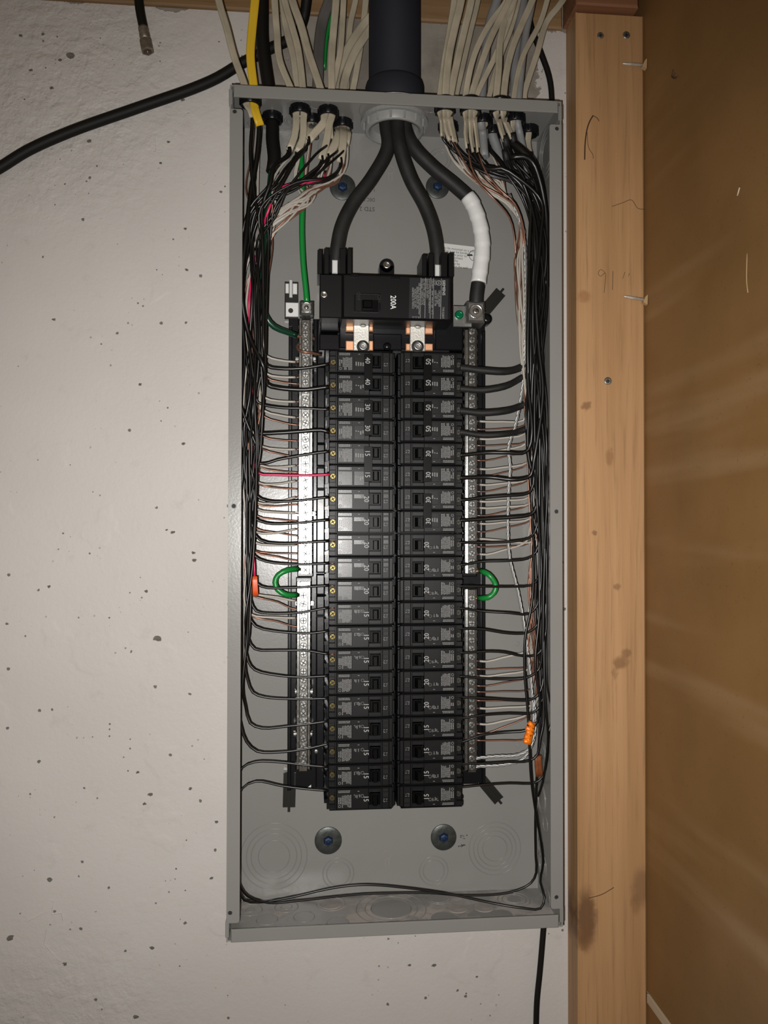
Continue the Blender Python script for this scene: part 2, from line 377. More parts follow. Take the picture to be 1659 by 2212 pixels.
def flat(wd, th, n=14):     # flat two-core cable section with a shallow groove
    out = []
    for i in range(n):
        t = 2*math.pi*i/n; c, s_ = math.cos(t), math.sin(t)
        x = wd/2*math.copysign(abs(c)**0.7, c); y = th/2*math.copysign(abs(s_)**0.6, s_)
        if abs(c) < 0.3: y *= 0.80
        out.append((x, y))
    return out
TXT = {}
def text_mesh(body, size, u, v, at, align='CENTER', bold=0.0, sx=1.0):
    key = (body, align, bold)
    if key not in TXT:
        cu = bpy.data.curves.new('txt', 'FONT'); cu.body = body; cu.size = 1.0; cu.align_x = align; cu.align_y = 'CENTER'; cu.resolution_u = 2; cu.offset = bold
        ob = bpy.data.objects.new('txt', cu); COL.objects.link(ob)
        me = bpy.data.meshes.new_from_object(ob.evaluated_get(bpy.context.evaluated_depsgraph_get()))
        TXT[key] = ([tuple(q.co) for q in me.vertices], [list(p.vertices) for p in me.polygons])
        bpy.data.objects.remove(ob); bpy.data.curves.remove(cu); bpy.data.meshes.remove(me)
    V, Fc = TXT[key]; u, v, at = Vector(u), Vector(v), Vector(at)
    return [at + u*(p[0]*size*sx) + v*(p[1]*size) for p in V], Fc
CW = ((0, 0, -1), (1, 0, 0)); CCW = ((0, 0, 1), (-1, 0, 0)); FLIP = ((-1, 0, 0), (0, 0, -1)); UPR = ((1, 0, 0), (0, 0, 1))
ORD = ['first', 'second', 'third', 'fourth', 'fifth', 'sixth', 'seventh', 'eighth', 'ninth', 'tenth', 'eleventh', 'twelfth', 'thirteenth',
       'fourteenth', 'fifteenth', 'sixteenth', 'seventeenth', 'eighteenth', 'nineteenth', 'twentieth', 'twenty-first', 'twenty-second', 'twenty-third',
       'twenty-fourth', 'twenty-fifth', 'twenty-sixth', 'twenty-seventh', 'twenty-eighth', 'twenty-ninth', 'thirtieth']

# ------------------------------------------------------------------ the setting
RX = U(1396, 1106, STY).x            # plane of the side wall
b = MB(); b.box(-2.2, RX+0.02, 0.0, 0.12, 0.0, 2.6)
tag(b.build('wall_back', 'wall'), 'off-white painted rough concrete basement wall with small pits', kind='structure')
floor = MB(); floor.box(-2.2, RX+0.02, -2.2, 0.12, -0.1, 0.0)
tag(floor.build('floor', 'floor'), 'bare grey concrete floor', kind='structure')
# side wall: brown hardboard sheets, seam with a pale batten low down
seam = UX(1402, 2146, RX).z
wr = MB(); wr.box(RX+0.006, RX+0.02, -2.2, 0.0, 0.0, 2.6)
wro = tag(wr.build('wall_right', 'pale_wood'), 'brown hardboard-faced side wall at right angles to the concrete', kind='structure')
up_ = MB(); up_.box(RX, RX+0.006, -2.2, -0.0005, seam, 2.6); up_.build('hardboard_sheet', 'board', wro)
lo_ = MB(); lo_.box(RX, RX+0.006, -2.2, -0.0005, 0.0, seam-0.010); lo_.build('hardboard_sheet', 'board', wro)
sp = MB(); sp.box(RX-0.002, RX+0.008, -2.2, -0.040, seam-0.011, seam-0.001, 0.001); sp.build('seam_batten', 'pale_wood', wro)
for (x0, y0, x1, y1) in ((1391, 141, 1343, 137), (1392, 649, 1346, 640)):     # nail points poking through the board
    a = U(x0, y0, STY-0.004); a.x = RX+0.003; c = U(x1, y1, STY-0.005)
    dv = (c-a); L = dv.length
    n = MB(); n.lathe(a, dv, [(0.0019, 0), (0.0019, L*0.80), (0.0011, L*0.93), (0.0002, L)], 10); n.build('nail', 'nail', wro)
    s = MB(); d = Vector(a); 
    s.prism([(RX-0.006, a.z-0.003), (RX-0.001, a.z-0.006), (RX-0.0005, a.z+0.006), (RX-0.003, a.z+0.004)], a.y-0.004, a.y+0.0015); s.build('splinter', 'splinter', wro)
for i, (x, y, h) in enumerate(((1455, 150, 26), (1458, 158, 14))):             # dark scratch and pale nicks on the board
    p = UX(x, y, RX); t = MB(); q = p + Vector((0, -0.006, -h*MM)); t.sweep(spline([p, p+Vector((0, 0.004, -h*MM*0.4)), q]), circ(0.0009, 6)); t.build('scratch', 'crack', wro)
p = UX(1598, 405, RX); t = MB(); t.sweep(spline([p, p+Vector((0, 0.004, -0.006))]), circ(0.0008, 6)); t.build('scratch', 'pale_wood', wro)
p = UX(1614, 548, RX); t = MB(); t.sweep(spline([p, p+Vector((0, 0.001, -0.025)), p+Vector((0, -0.001, -0.036))]), circ(0.0006, 6)); t.build('scratch', 'splinter', wro)

wallb = bpy.data.objects['wall_back']
crnd = random.Random(5)
for (x, y, r) in ((340, 1380, 8), (373, 1150, 5), (360, 1145, 3), (418, 1194, 4), (420, 1211, 5), (316, 1277, 4.5), (106, 1267, 4), (297, 1668, 4), (324, 1716, 5), (312, 1736, 4), (411, 1703, 4.5), (22, 2026, 8), (140, 2082, 5), (328, 2047, 5),
                  (293, 2197, 6), (150, 120, 9), (130, 130, 4), (67, 152, 4), (45, 77, 4), (112, 190, 4), (193, 305, 5), (395, 216, 4.5), (364, 307, 4), (347, 352, 4), (400, 494, 4), (303, 830, 4), (396, 958, 4), (116, 690, 4), (468, 1775, 4), (457, 1897, 4), (885, 2085, 4), (937, 2085, 5), (1030, 2110, 3), (403, 583, 4)):
    c = U(x, y, 0); n = 9; pts = []
    for k in range(n):
        rr = r*P2_*crnd.uniform(0.55, 1.1); t = 2*math.pi*k/n; pts.append((c.x+rr*1.15*math.cos(t), c.z+rr*0.85*math.sin(t)))
    MB().prism(pts, -0.0003, 0.001).build('pit_chip', 'chip', wallb)  # flat marks made to look recessed, pit shade put into the colour
for pl in (((60, 1990), (95, 1972), (108, 1945), (116, 1947), (111, 1976), (133, 1972), (136, 1990), (125, 2004), (101, 2006), (95, 2040), (120, 2068), (139, 2084), (112, 2074), (88, 2035), (80, 2000)), ((58, 418), (66, 421), (74, 437), (66, 440), (58, 432)),
           ((330, 292), (335, 292), (337, 328), (331, 328)), ((432, 380), (446, 376), (450, 392), (440, 402), (433, 395)), ((296, 112), (312, 112), (317, 117), (308, 121), (298, 119))):
    MB().prism([(U(x, y, 0).x, U(x, y, 0).z) for x, y in pl][::-1], -0.0012, 0.001).build('paint_flake', 'wall', wallb)
# sill plate along the top of the concrete
zs = U(700, 30, -0.006).z
b = MB(); b.box(-2.2, RX-0.090, -0.006, 0.0, zs, zs+0.10, 0.002)
tag(b.build('trim_1', 'plate_wood'), 'rough brown wooden sill plate above the concrete behind the cables', kind='structure')
# stud flat against the wall
x0 = U(1247, 1106, STY).x; zt = U(1300, 27, STY).z
st = thing('wall_stud', 'upright pine stud standing against the wall right of the panel', 'stud', (x0+(RX-x0)/2, STY/2, 0.0))
b = MB(); b.box(x0, RX-0.0006, STY, -0.0005, 0.0, zt, 0.0022); b.build('timber', 'stud', st)
b = MB(); b.box(x0-0.004, RX-0.012, STY-0.012, -0.0005, zt+0.001, zt+0.09, 0.002)
tag(b.build('wood_blocking', 'plate_red'), 'reddish wooden block resting on top of the pine stud', 'wood block')
for (x, y, r, mm) in ((1297, 77, 8, 'galv'), (1353, 76, 9, 'steel'), (1313, 823, 9, 'steel')):
    c = U(x, y, STY); s = MB(); s.lathe(c, (0, -1, 0), [(r*MM, -0.004), (r*MM, 0.0004), (r*MM*0.8, 0.0009), (r*MM*0.4, 0.0004)], 18)
    so = s.build('screw', mm, st)
    s = MB(); k = r*MM*0.5; s.box(c.x-k, c.x+k, c.y-0.0012, c.y, c.z-k*0.22, c.z+k*0.22); s.box(c.x-k*0.22, c.x+k*0.22, c.y-0.0012, c.y, c.z-k, c.z+k); s.build('drive_recess', 'hole', so)
def mark(pts, r, m, name='scratch'):
    s = MB(); s.sweep(spline([U(x, y, STY) for x, y in pts], step=0.002), circ(r, 5)); s.build(name, m, st)
mark([(1308, 590), (1298, 582), (1292, 590), (1297, 597), (1307, 590), (1305, 632)], 0.00032, 'pencil', 'pencil_mark')
mark([(1324, 586), (1323, 626)], 0.00035, 'pencil', 'pencil_mark')
mark([(1350, 588), (1345, 602)], 0.00028, 'pencil', 'pencil_mark'); mark([(1360, 590), (1357, 597)], 0.00025, 'pencil', 'pencil_mark')
mark([(1281, 250), (1274, 262), (1268, 280), (1264, 310), (1263, 345)], 0.0008, 'crack', 'bark_crack')
mark([(1281, 250), (1291, 256), (1294, 262)], 0.0004, 'crack', 'bark_crack')
mark([(1268, 285), (1272, 320), (1281, 335), (1281, 343)], 0.0003, 'crack', 'bark_crack')
mark([(1322, 446), (1345, 438), (1364, 432), (1378, 450), (1392, 452)], 0.0003, 'crack', 'bark_crack')
mark([(1272, 1940), (1300, 1932), (1326, 1917)], 0.0005, 'crack', 'bark_crack')

# ------------------------------------------------------------------ panel enclosure
W2, D, ZC, H2 = 0.181, 0.0958, 1.5, 0.4534
ZT, ZB = ZC+H2, ZC-H2
TK = 0.0016
box = thing('panel_enclosure', 'open grey steel electrical panel box with its cover removed', 'electrical panel', (0, -D/2, ZB))
def part(mb, name, m, parent): return mb.build(name, m, parent)
bp = part(MB().box(-W2, W2, -0.004, -0.0008, ZB, ZT), 'back_plate', 'grey', box)
lw = part(MB().box(-W2, -W2+TK, -D+0.001, -0.004, ZB, ZT), 'side_wall', 'grey', box)
rw = part(MB().box(W2-TK, W2, -D+0.001, -0.004, ZB, ZT), 'side_wall', 'grey', box)
tw_ = part(MB().box(-W2+TK, W2-TK, -D+0.001, -0.004, ZT-TK, ZT), 'top_wall', 'grey', box)
bw = part(MB().box(-W2+TK, W2-TK, -D+0.001, -0.004, ZB, ZB+TK), 'bottom_wall', 'dusty', box)
def rrect(x0, x1, z0, z1, r, corners):      # corners: which of bl, br, tr, tl are rounded
    out = []
    for (cx, cz, a0, on, px, pz) in ((x0+r, z0+r, 180, corners[0], x0, z0), (x1-r, z0+r, 270, corners[1], x1, z0),
                                     (x1-r, z1-r, 0, corners[2], x1, z1), (x0+r, z1-r, 90, corners[3], x0, z1)):
        if not on: out.append((px, pz)); continue
        for k in range(6):
            t = math.radians(a0+18*k); out.append((cx+r*math.cos(t), cz+r*math.sin(t)))
    return out
xl = U(521, 1106, -D).x; zl0, zl1 = U(505, 1994, -D).z, U(508, 235, -D).z
fl_ = part(MB().prism(rrect(-W2, xl, zl0, zl1, 0.003, (0, 1, 1, 0)), -D, -D+TK), 'flange', 'grey', box)
xr = U(1188.5, 1106, -D).x; zr0, zr1 = U(1203, 1963, -D).z, U(1203, 269, -D).z
fr_ = part(MB().prism(rrect(xr, W2, zr0, zr1, 0.003, (1, 0, 0, 1)), -D, -D+TK), 'flange', 'grey', box)
for (f, x, y) in ((fl_, 507, 241), (fl_, 505, 1093), (fl_, 497, 1972), (fr_, 1203, 278), (fr_, 1202, 1105), (fr_, 1202, 1938)):
    c = U(x, y, -D-0.0002); part(MB().lathe(c, (0, -1, 0), [(0.0021, -0.001), (0.0021, 0.0001)], 16), 'screw_hole', 'hole', f)
    part(MB().ring(c, (0, -1, 0), 0.0024, 0.0003, 20, 5), 'hole_rim', 'grey', f)
part(MB().box(-W2+0.004, W2-0.004, -D-0.0008, -D+TK, ZT-0.0132, ZT, 0.0008), 'front_lip', 'grey', box)
part(MB().box(-W2+0.005, W2-0.005, -D-0.0008, -D+TK, ZB, ZB+0.0135, 0.0008), 'front_lip', 'grey', box)
# folded corner seams
for sx_ in (-1, 1):
    for z in (ZT-0.020, ZB+0.004):
        part(MB().box(sx_*(W2-0.0028), sx_*(W2+0.0012), -D+0.002, -D+0.020, z, z+0.016, 0.0006), 'corner_tab', 'grey', box)
def knock(c, axis, radii, parent, minor=0.00035, disc=False):
    s = MB()
    for r in radii: s.ring(c, axis, r, minor, 44, 6)
    if disc: s.lathe(Vector(c), axis, [(radii[-1]*0.98, -0.0002), (radii[-1]*0.96, 0.0005)], 32)
    return part(s, 'knockout', 'grey', parent)
P2 = 0.00055
YB = -0.0041
for (x, y, rr) in ((592, 1850, (70, 58, 48, 33)), (731, 1887, (33, 25)), (1069, 1833, (57, 47, 38, 27)), (937, 1881, (31, 23)),
                   (715, 320, (28, 20)), (950, 345, (24, 17)), (580, 345, (32, 24))):
    knock(U(x, y, YB), (0, -1, 0), [r*P2 for r in rr], bp, 0.0005)
for (x, y) in ((541, 1463), (1118, 1391), (1119, 1610), (541, 1683)):
    knock(U(x, y, YB), (0, -1, 0), [4.5*P2], bp, 0.0004, True)
zb = ZB+TK
for i, (x, y, rr) in enumerate(((540, 1966, (25, 9)), (619, 1959, (24, 11)), (577, 1987, (21,)), (657, 1981, (21,)), (715, 1953, (30, 22)), (730, 1994, (22,)),
                  (845, 1963, (72, 54, 42)), (946, 1941, (25, 19)), (988, 1962, (20,)), (1045, 1960, (20,)), (960, 1984, (26,)), (1110, 1944, (34, 25, 13)), (1085, 1976, (20,)))):
    o = knock(UZ(x, y, zb), (0, 0, 1), [r*P2 for r in rr], bw, 0.0006, True)
    if i in (4, 8, 9): o.data.materials[0] = M['dirt']
for (x, y, rr) in ((1171, 1632, (34, 25)), (1170, 1725, (34, 27)), (1169, 1832, (20,)), (1172, 1868, (30, 20)), (1181, 330, (60, 48, 36)), (1172, 1545, (20,)), (1183, 1940, (18,)), (1178, 1780, (18,))):
    knock(UX(x, y, W2-TK), (-1, 0, 0), [r*P2*0.9 for r in rr], rw, 0.0006, False)
for (x, y, rr) in ((640, 225, (17,)), (688, 226, (18,)), (640, 262, (25, 20)), (560, 268, (24, 19)), (852, 240, (72,)), (610, 268, (30, 24)), (930, 235, (15,))):
    knock(UZ(x, y, ZT-TK), (0, 0, -1), [r*P2 for r in rr], tw_, 0.0005, False)
for (x, y) in ((843, 372), (836, 1852)):     # keyhole slots
    c = U(x, y, YB); s = MB(); s.ring(c+Vector((0, 0, 0.003)), (0, -1, 0), 0.0047, 0.0003, 24, 5); s.box(c.x-0.0022, c.x-0.0018, YB-0.0004, YB, c.z-0.011, c.z-0.001); s.box(c.x+0.0018, c.x+0.0022, YB-0.0004, YB, c.z-0.011, c.z-0.001)
    s.build('keyhole', 'dirt', bp)
# stamped lettering on the back plate, printed upside down
def fit(body, px, y0, y1, size, y, parent, m, bold=0.0):
    vs_, fs_ = text_mesh(body, 1.0, (1, 0, 0), (0, 0, 1), (0, 0, 0), 'LEFT', bold); wd_ = max(p.x for p in vs_)
    ln = U(px, y0, y).z-U(px, y1, y).z
    return lettering(body, px, y0, size, CW, y, parent, m, 'LEFT', bold, ln/(wd_*size))
def lettering(body, px, py, size, orient, y, parent, m='ink', align='CENTER', bold=0.0, sx=1.0, name='lettering'):
    vs_, fs_ = text_mesh(body, size, orient[0], orient[1], U(px, py, y), align, bold, sx); s = MB(); s.add(vs_, fs_); return s.build(name, m, parent)
lettering('STD 2', 793, 451, 0.0072, FLIP, YB-0.0002, bp)
lettering('DEC 05', 795, 431, 0.0060, FLIP, YB-0.0002, bp, sx=0.85)
lettering('1 (', 806, 411, 0.0050, FLIP, YB-0.0002, bp)
for (x, y) in ((1001, 1808), (998, 1827)):   # smudged ink marks
    s = MB()
    for k in range(9):
        c = U(x+random.uniform(-8, 8), y+random.uniform(-4, 4), YB); s.lathe(c, (0, -1, 0), [(random.uniform(0.0004, 0.0011), -0.0002), (random.uniform(0.0003, 0.0008), 0.0001)], 7)
    s.build('ink_smudge', 'ink', bp)
# wide washers with blue screws holding the box to the wall
for (x, y, r, nm) in ((740, 405, 28, 'upper left'), (945, 404, 26, 'upper right'), (709, 1815, 29, 'lower left'), (958, 1808, 28, 'lower right')):
    c = U(x, y, YB)
    t = thing('fender_washer', 'round galvanised washer with a blue screw, %s on the back plate' % nm, 'washer', c, 'washers on the back plate')
    MB().lathe(c, (0, -1, 0), [(r*P2, 0.0), (r*P2, 0.0014), (r*P2*0.97, 0.0017), (r*P2*0.4, 0.0011)], 40).build('disc', 'washer', t)
    MB().lathe(c, (0, -1, 0), [(0.0062, 0.0005), (0.0056, 0.003), (0.0046, 0.0052), (0.0026, 0.0056), (0.0018, 0.0042)], 6, False).build('screw_head', 'blue', t)
# white instruction label on the back plate
a0, a1 = U(957, 527, YB), U(1055, 576, YB)
t = thing('instruction_label', 'white instruction sticker with fine print behind the white-taped cable', 'label', (a0.x, YB-0.0003, a1.z))
def quadpx(pts, y, th=0.0003):
    return MB().prism([(U(x, y_, y).x, U(x, y_, y).z) for x, y_ in pts], y-th, y)
quadpx(((950, 575), (1052, 582), (1056, 537), (952, 525)), YB).build('paper', 'paper', t)
for i, ln in enumerate(('to be mounted on a solid', 'that is to be bonded', 'enclosure prior to', 'proper contact', 'diagram for', 'this I may be', 'away from the wall')):
    lettering(ln, 959, 535+i*6.3, 0.0042, ((0.995, 0, -0.09), (0.09, 0, 0.995)), YB-0.0005, t, align='LEFT', sx=0.9)
c = U(1025, 552, YB-0.0004); MB().ring(c, (0, -1, 0), 0.0065, 0.0003, 24, 4).build('printed_circle', 'ink', t)
s = MB(); s.prism([(c.x-0.009, c.z-0.001), (c.x-0.002, c.z-0.0006), (c.x-0.003, c.z+0.0016), (c.x-0.009, c.z+0.0012)], c.y-0.0001, c.y); s.build('printed_arrow', 'ink', t)

# ------------------------------------------------------------------ plastic interior that carries the breakers
FACE = -0.068
ROW = 0.0254
z_top = U(785, 757, FACE).z
rowz = lambda k: z_top - ROW*(k+0.5)
BX0 = U(622, 1200, -0.014).x; BX1 = U(1048, 1200, -0.014).x
zb0, zb1 = U(640, 1705, -0.014).z, U(640, 688, -0.014).z
xl0 = U(711, 1200, FACE).x; xl1 = U(853.5, 1200, FACE).x; xr0 = U(858, 1200, FACE).x; xr1 = U(1000.5, 1200, FACE).x
inn = thing('breaker_base', 'black plastic interior base the breakers and terminal bars are mounted on', 'panel interior', ((BX0+BX1)/2, -0.014, zb0))
MB().box(BX0, BX1, -0.014, YB-0.0005, zb0, zb1, 0.001).build('base_pan', 'gloss_black', inn)
cxl, cxr = U(683, 1200, -0.03).x, U(702, 1200, -0.03).x
for (ya, yb_, dp) in ((690, 790, 0.030), (791, 958, 0.028), (959, 1007, 0.032), (1009, 1056, 0.028), (1057, 1238, 0.028), (1240, 1285, 0.032), (1287, 1330, 0.028), (1331, 1704, 0.028)):
    MB().box(cxl, cxr, -dp, -0.0138, U(690, ya, -0.03).z, U(690, yb_, -0.03).z, 0.0016).build('cover_strip', 'gloss_black', inn)
ex0, ex1 = U(622, 1200, -0.02).x, U(630, 1200, -0.02).x
MB().box(ex0, ex1, -0.019, -0.0138, zb0, zb1-0.01, 0.001).build('edge_rail', 'gloss_black', inn)
ex0, ex1 = U(1042, 1200, -0.02).x, U(1049, 1200, -0.02).x
MB().box(ex0, ex1, -0.019, -0.0138, zb0, zb1-0.01, 0.001).build('edge_rail', 'gloss_black', inn)
# bus bars hidden under the breakers and mounting rails beside them
MB().box(xl0+0.010, xr1-0.010, -0.034, -0.0138, zb0-0.010, zb1-0.02).build('bus_carrier', 'black', inn)
for k in range(20):
    for sgn, xe in ((-1, xl0), (1, xr1)):
        z = rowz(k)-ROW/2
        MB().prism([(xe, z-0.006), (xe, z+0.006), (xe+sgn*0.0045, z+0.0045), (xe+sgn*0.0045, z+0.001), (xe+sgn*0.0015, z+0.001), (xe+sgn*0.0015, z-0.006)][::-1 if sgn > 0 else 1], -0.044, -0.0138).build('rail_hook', 'gloss_black', inn)
# corner mounting tabs
def tab(pts_px, y, m, name, label, holes=(), extra=None):
    pts = [U(x, yy, y) for x, yy in pts_px]
    o = MB().prism([(p.x, p.z) for p in pts], y, y+0.0022)
    t = o.build(name, m, inn)
    return t
def mount_tab(ax, ay, bx, by, wpx, y, m, lab):
    A, B = U(ax, ay, y), U(bx, by, y); d = (B-A).normalized(); n_ = Vector((d.z, 0, -d.x)); L = (B-A).length; wd = wpx*P2/2
    s = MB()
    def bar(l0, l1, o0, o1, y0, y1):
        c = [A+d*l0+n_*o0, A+d*l1+n_*o0, A+d*l1+n_*o1, A+d*l0+n_*o1]
        s.prism([(q.x, q.z) for q in c], y0, y1)
    bar(0, L*0.95, -wd, wd, y, YB-0.0005)
    bar(0, L*0.92, -wd, -wd*0.72, y-0.003, y); bar(0, L*0.92, wd*0.72, wd, y-0.003, y)
    bar(L*0.15, L*1.04, -wd*0.20, wd*0.20, y-0.0045, y)
    o = s.build('mounting_tab', m, inn); o['label'] = lab
def pxbox(x0, x1, y0, y1, yf, yb_, ch=0.0006):
    a, c = U(x0, y0, yf), U(x1, y1, yf); return MB().box(a.x, c.x, yf, yb_, c.z, a.z, ch)
tb = pxbox(615, 644, 608, 690, -0.013, YB-0.0005).build('mounting_tab', 'darksteel', inn); tb['label'] = 'bright steel mounting tab at the upper left'
for (x0, x1, y0, y1) in ((616.5, 624, 612, 633), (632.5, 642, 612, 635), (617, 645, 653, 684)): pxbox(x0, x1, y0, y1, -0.0142, -0.0128).build('tab_face', 'tabsteel', tb)  # paler than the tab body: glint of tilted faces put into the colour
pxbox(625, 631.5, 603, 640, -0.0165, -0.0128, 0.0012).build('tab_rib', 'tabsteel', tb)
c = U(628, 671, -0.0143); MB().lathe(c, (0, -1, 0), [(0.0029, -0.0005), (0.0029, 0.0002)], 18).build('tab_hole', 'hole', tb)
mount_tab(626, 1668, 624, 1748, 26, -0.012, 'darksteel', 'dark mounting tab at the lower left')
mount_tab(1040, 680, 1084, 628, 26, -0.012, 'darksteel', 'dark slanted mounting tab at the upper right')
mount_tab(1040, 1684, 1080, 1732, 24, -0.012, 'darksteel', 'dark slanted mounting tab at the lower right')
c = U(1050, 691, -0.012); MB().lathe(c, (0, -1, 0), [(0.0065, -0.008), (0.0065, 0.004), (0.0055, 0.007), (0.0025, 0.008)], 20).build('boss', 'gloss_black', inn)
c = U(834, 578, -0.018); s = MB(); s.lathe(c, (0, -1, 0), [(0.0085, -0.0135), (0.0085, 0.006), (0.0078, 0.007)], 24); s.box(c.x-0.0085, c.x+0.0085, c.y-0.007, c.y+0.0135, c.z-0.012, c.z); s.build('hanging_lug', 'gloss_black', inn)
MB().lathe(c, (0, -1, 0), [(0.0050, 0.006), (0.0050, 0.009), (0.004, 0.0105), (0.002, 0.0105), (0.0015, 0.009)], 14).build('screw', 'shiny', inn)
quadpx(((660, 1704), (672, 1695), (672, 1706)), -0.0145, 0.0003).build('sticker', 'paper', inn)
c = U(683, 1623, -0.0285); MB().lathe(c, (0, -1, 0), [(0.0028, 0), (0.0028, 0.0007), (0.001, 0.0009)], 14).build('screw', 'steel', inn)

# ------------------------------------------------------------------ main breaker, straps
def pb(x0, x1, y0, y1, yf, yb_, ch=0.0008):       # box given by photo extents on its own front plane
    a, c = U(x0, y0, yf), U(x1, y1, yf); return MB().box(a.x, c.x, yf, yb_, c.z, a.z, ch)
mf = -0.080
mo = U(832, 690, -0.04)
mb_ = thing('main_breaker', 'large black 200 amp two-pole main breaker above the breaker columns', 'circuit breaker', mo)
pb(691, 739, 592, 687, -0.072, -0.020).build('side_housing', 'black', mb_)
pb(739, 977, 590, 694, mf, -0.020, 0.0022).build('body', 'black', mb_)
s = MB()
for (x0, x1, y0, y1) in ((757, 774, 592, 599), (845, 864, 598, 603)):
    a, c = U(x0, y0, mf), U(x1, y1, mf); s.box(a.x, c.x, mf-0.0009, mf, c.z, a.z, 0.0004)
s.build('moulded_tabs', 'gloss_black', mb_)
c = U(700, 636, -0.072); MB().lathe(c, (0, -1, 0), [(0.0042, -0.001), (0.0042, 0.0008), (0.0026, 0.0012), (0.0014, 0.0004)], 16).build('screw', 'shiny', mb_)
for (x0, x1, yt_, yb2) in ((686, 760, 536, 592), (912, 979, 546, 598)):
    xm = (x0+x1)/2; s = MB()
    for (u0, u1, f_) in ((x0, x0+10, -0.066), (x0+14, x0+25, -0.070), (x1-26, x1-13, -0.070), (x1-10, x1, -0.066)):
        a, c = U(u0, yt_+(0 if u0 > x0 else 3), f_), U(u1, yb2, f_); s.box(a.x, c.x, f_, -0.022, c.z, a.z, 0.0005)
    a, c = U(x0+4, yt_+4, -0.04), U(x1-4, yb2, -0.04); s.box(a.x, c.x, -0.026, -0.020, c.z, a.z)
    a, c = U(x0+24, yt_+28, -0.05), U(x1-24, yb2, -0.05); s.box(a.x, c.x, -0.054, -0.022, c.z, a.z)
    s.build('lug_shroud', 'black', mb_)
    a, c = U(xm-5.5, yt_+25, -0.057), U(xm+6.5, yb2-2, -0.057); MB().box(a.x, c.x, -0.057, -0.0535, c.z, a.z, 0.0008).build('lug', 'tabsteel', mb_)
# toggle in its frame
s = MB()
for (x0, x1, y0, y1) in ((765, 822, 633, 636), (765, 822, 672, 675), (765, 768, 636, 672), (819, 822, 636, 672)):
    a, c = U(x0, y0, mf), U(x1, y1, mf); s.box(a.x, c.x, mf-0.0012, mf, c.z, a.z, 0.0003)
s.build('toggle_frame', 'gloss_black', mb_)
s = MB(); a, c = U(781, 651, mf), U(816, 673, mf); 
s.prism([(a.x, c.z), (c.x, c.z), (c.x, a.z), (a.x, a.z)], mf-0.006, mf); s.box(a.x+0.001, a.x+0.011, mf-0.010, mf-0.005, c.z+0.001, a.z-0.001, 0.001); s.build('toggle', 'handle', mb_)
for (tx, px, py) in (('OFF', 774, 640), ('ON', 819, 645)):
    lettering(tx, px, py, 0.0055, CW, mf-0.0014, mb_, 'dull_plate', bold=0.01)
fit('200A', 849, 638, 668, 0.0088, mf-0.0003, mb_, 'bright', 0.008)
quadpx(((885, 600), (969, 603), (967, 690), (883, 687)), mf, 0.00015).build('rating_plate', 'dull_plate', mb_)
yt = mf-0.0004
for (px, body, y0, y1, sz, mm) in ((958.5, 'SIEMENS', 605, 638, .0044, 'number'), (957, 'TYPE EQ8693', 663, 688, .0034, 'print'), (949, 'CIRCUIT BREAKER', 627, 663, .0031, 'print'), (944.5, '2 POLE UNIT', 633, 657, .0031, 'print'),
        (940.3, 'ISSUE NO. EY-786', 627, 661, .0031, 'print'), (940.5, 'LISTED', 605, 616, .0031, 'print'), (934.3, '120/240V~   60Hz   HACR Type   40°C', 603, 679, .0031, 'print'),
        (927.7, 'Interrupting Rating 22,000 Amperes RMS', 602, 676, .0031, 'print'), (922.8, 'Symmetrical 120/240V~', 602, 646, .0031, 'print'), (916.6, 'ITC wire Only, Torque 250 lb-in', 602, 659, .0031, 'print'),
        (912.2, 'Wire Range: 1-300kcmil CU-AL', 602, 659, .0031, 'print'), (906.0, 'USE ONLY IN LISTED ENCLOSURES', 611, 679, .0032, 'print'), (901.5, 'SIEMENS INDUSTRY, INC.', 619, 668, .0032, 'print'),
        (897.0, 'NORCROSS, GA USA', 624, 664, .0032, 'print'), (892.0, 'ASSEMBLED IN MEXICO', 621, 667, .0033, 'print')):
    fit(body, px, y0, y1, sz, yt, mb_, mm, 0.02 if sz > .004 else 0.012)
s = MB()
for (px, y0, y1) in ((953.6, 602, 689), (937.0, 601, 688), (931.0, 600, 688), (919.6, 600, 687), (909.6, 600, 687)):
    a, c = U(px, y0, yt), U(px-2, y1, yt); s.prism([(c.x-0.0003, c.z), (c.x+0.0003, c.z), (a.x+0.0003, a.z), (a.x-0.0003, a.z)], yt, yt+0.0002)
s.build('ruled_lines', 'print', mb_)
c = U(947.8, 611, yt); s = MB(); s.ring(c, (0, -1, 0), 0.0026, 0.00028, 24, 5); s.build('approval_mark', 'number', mb_)
lettering('UL', 947.8, 611, 0.0030, CW, yt, mb_, 'number')
lettering('R-LI-A', 898, 685, 0.0030, FLIP, yt, mb_, 'print')
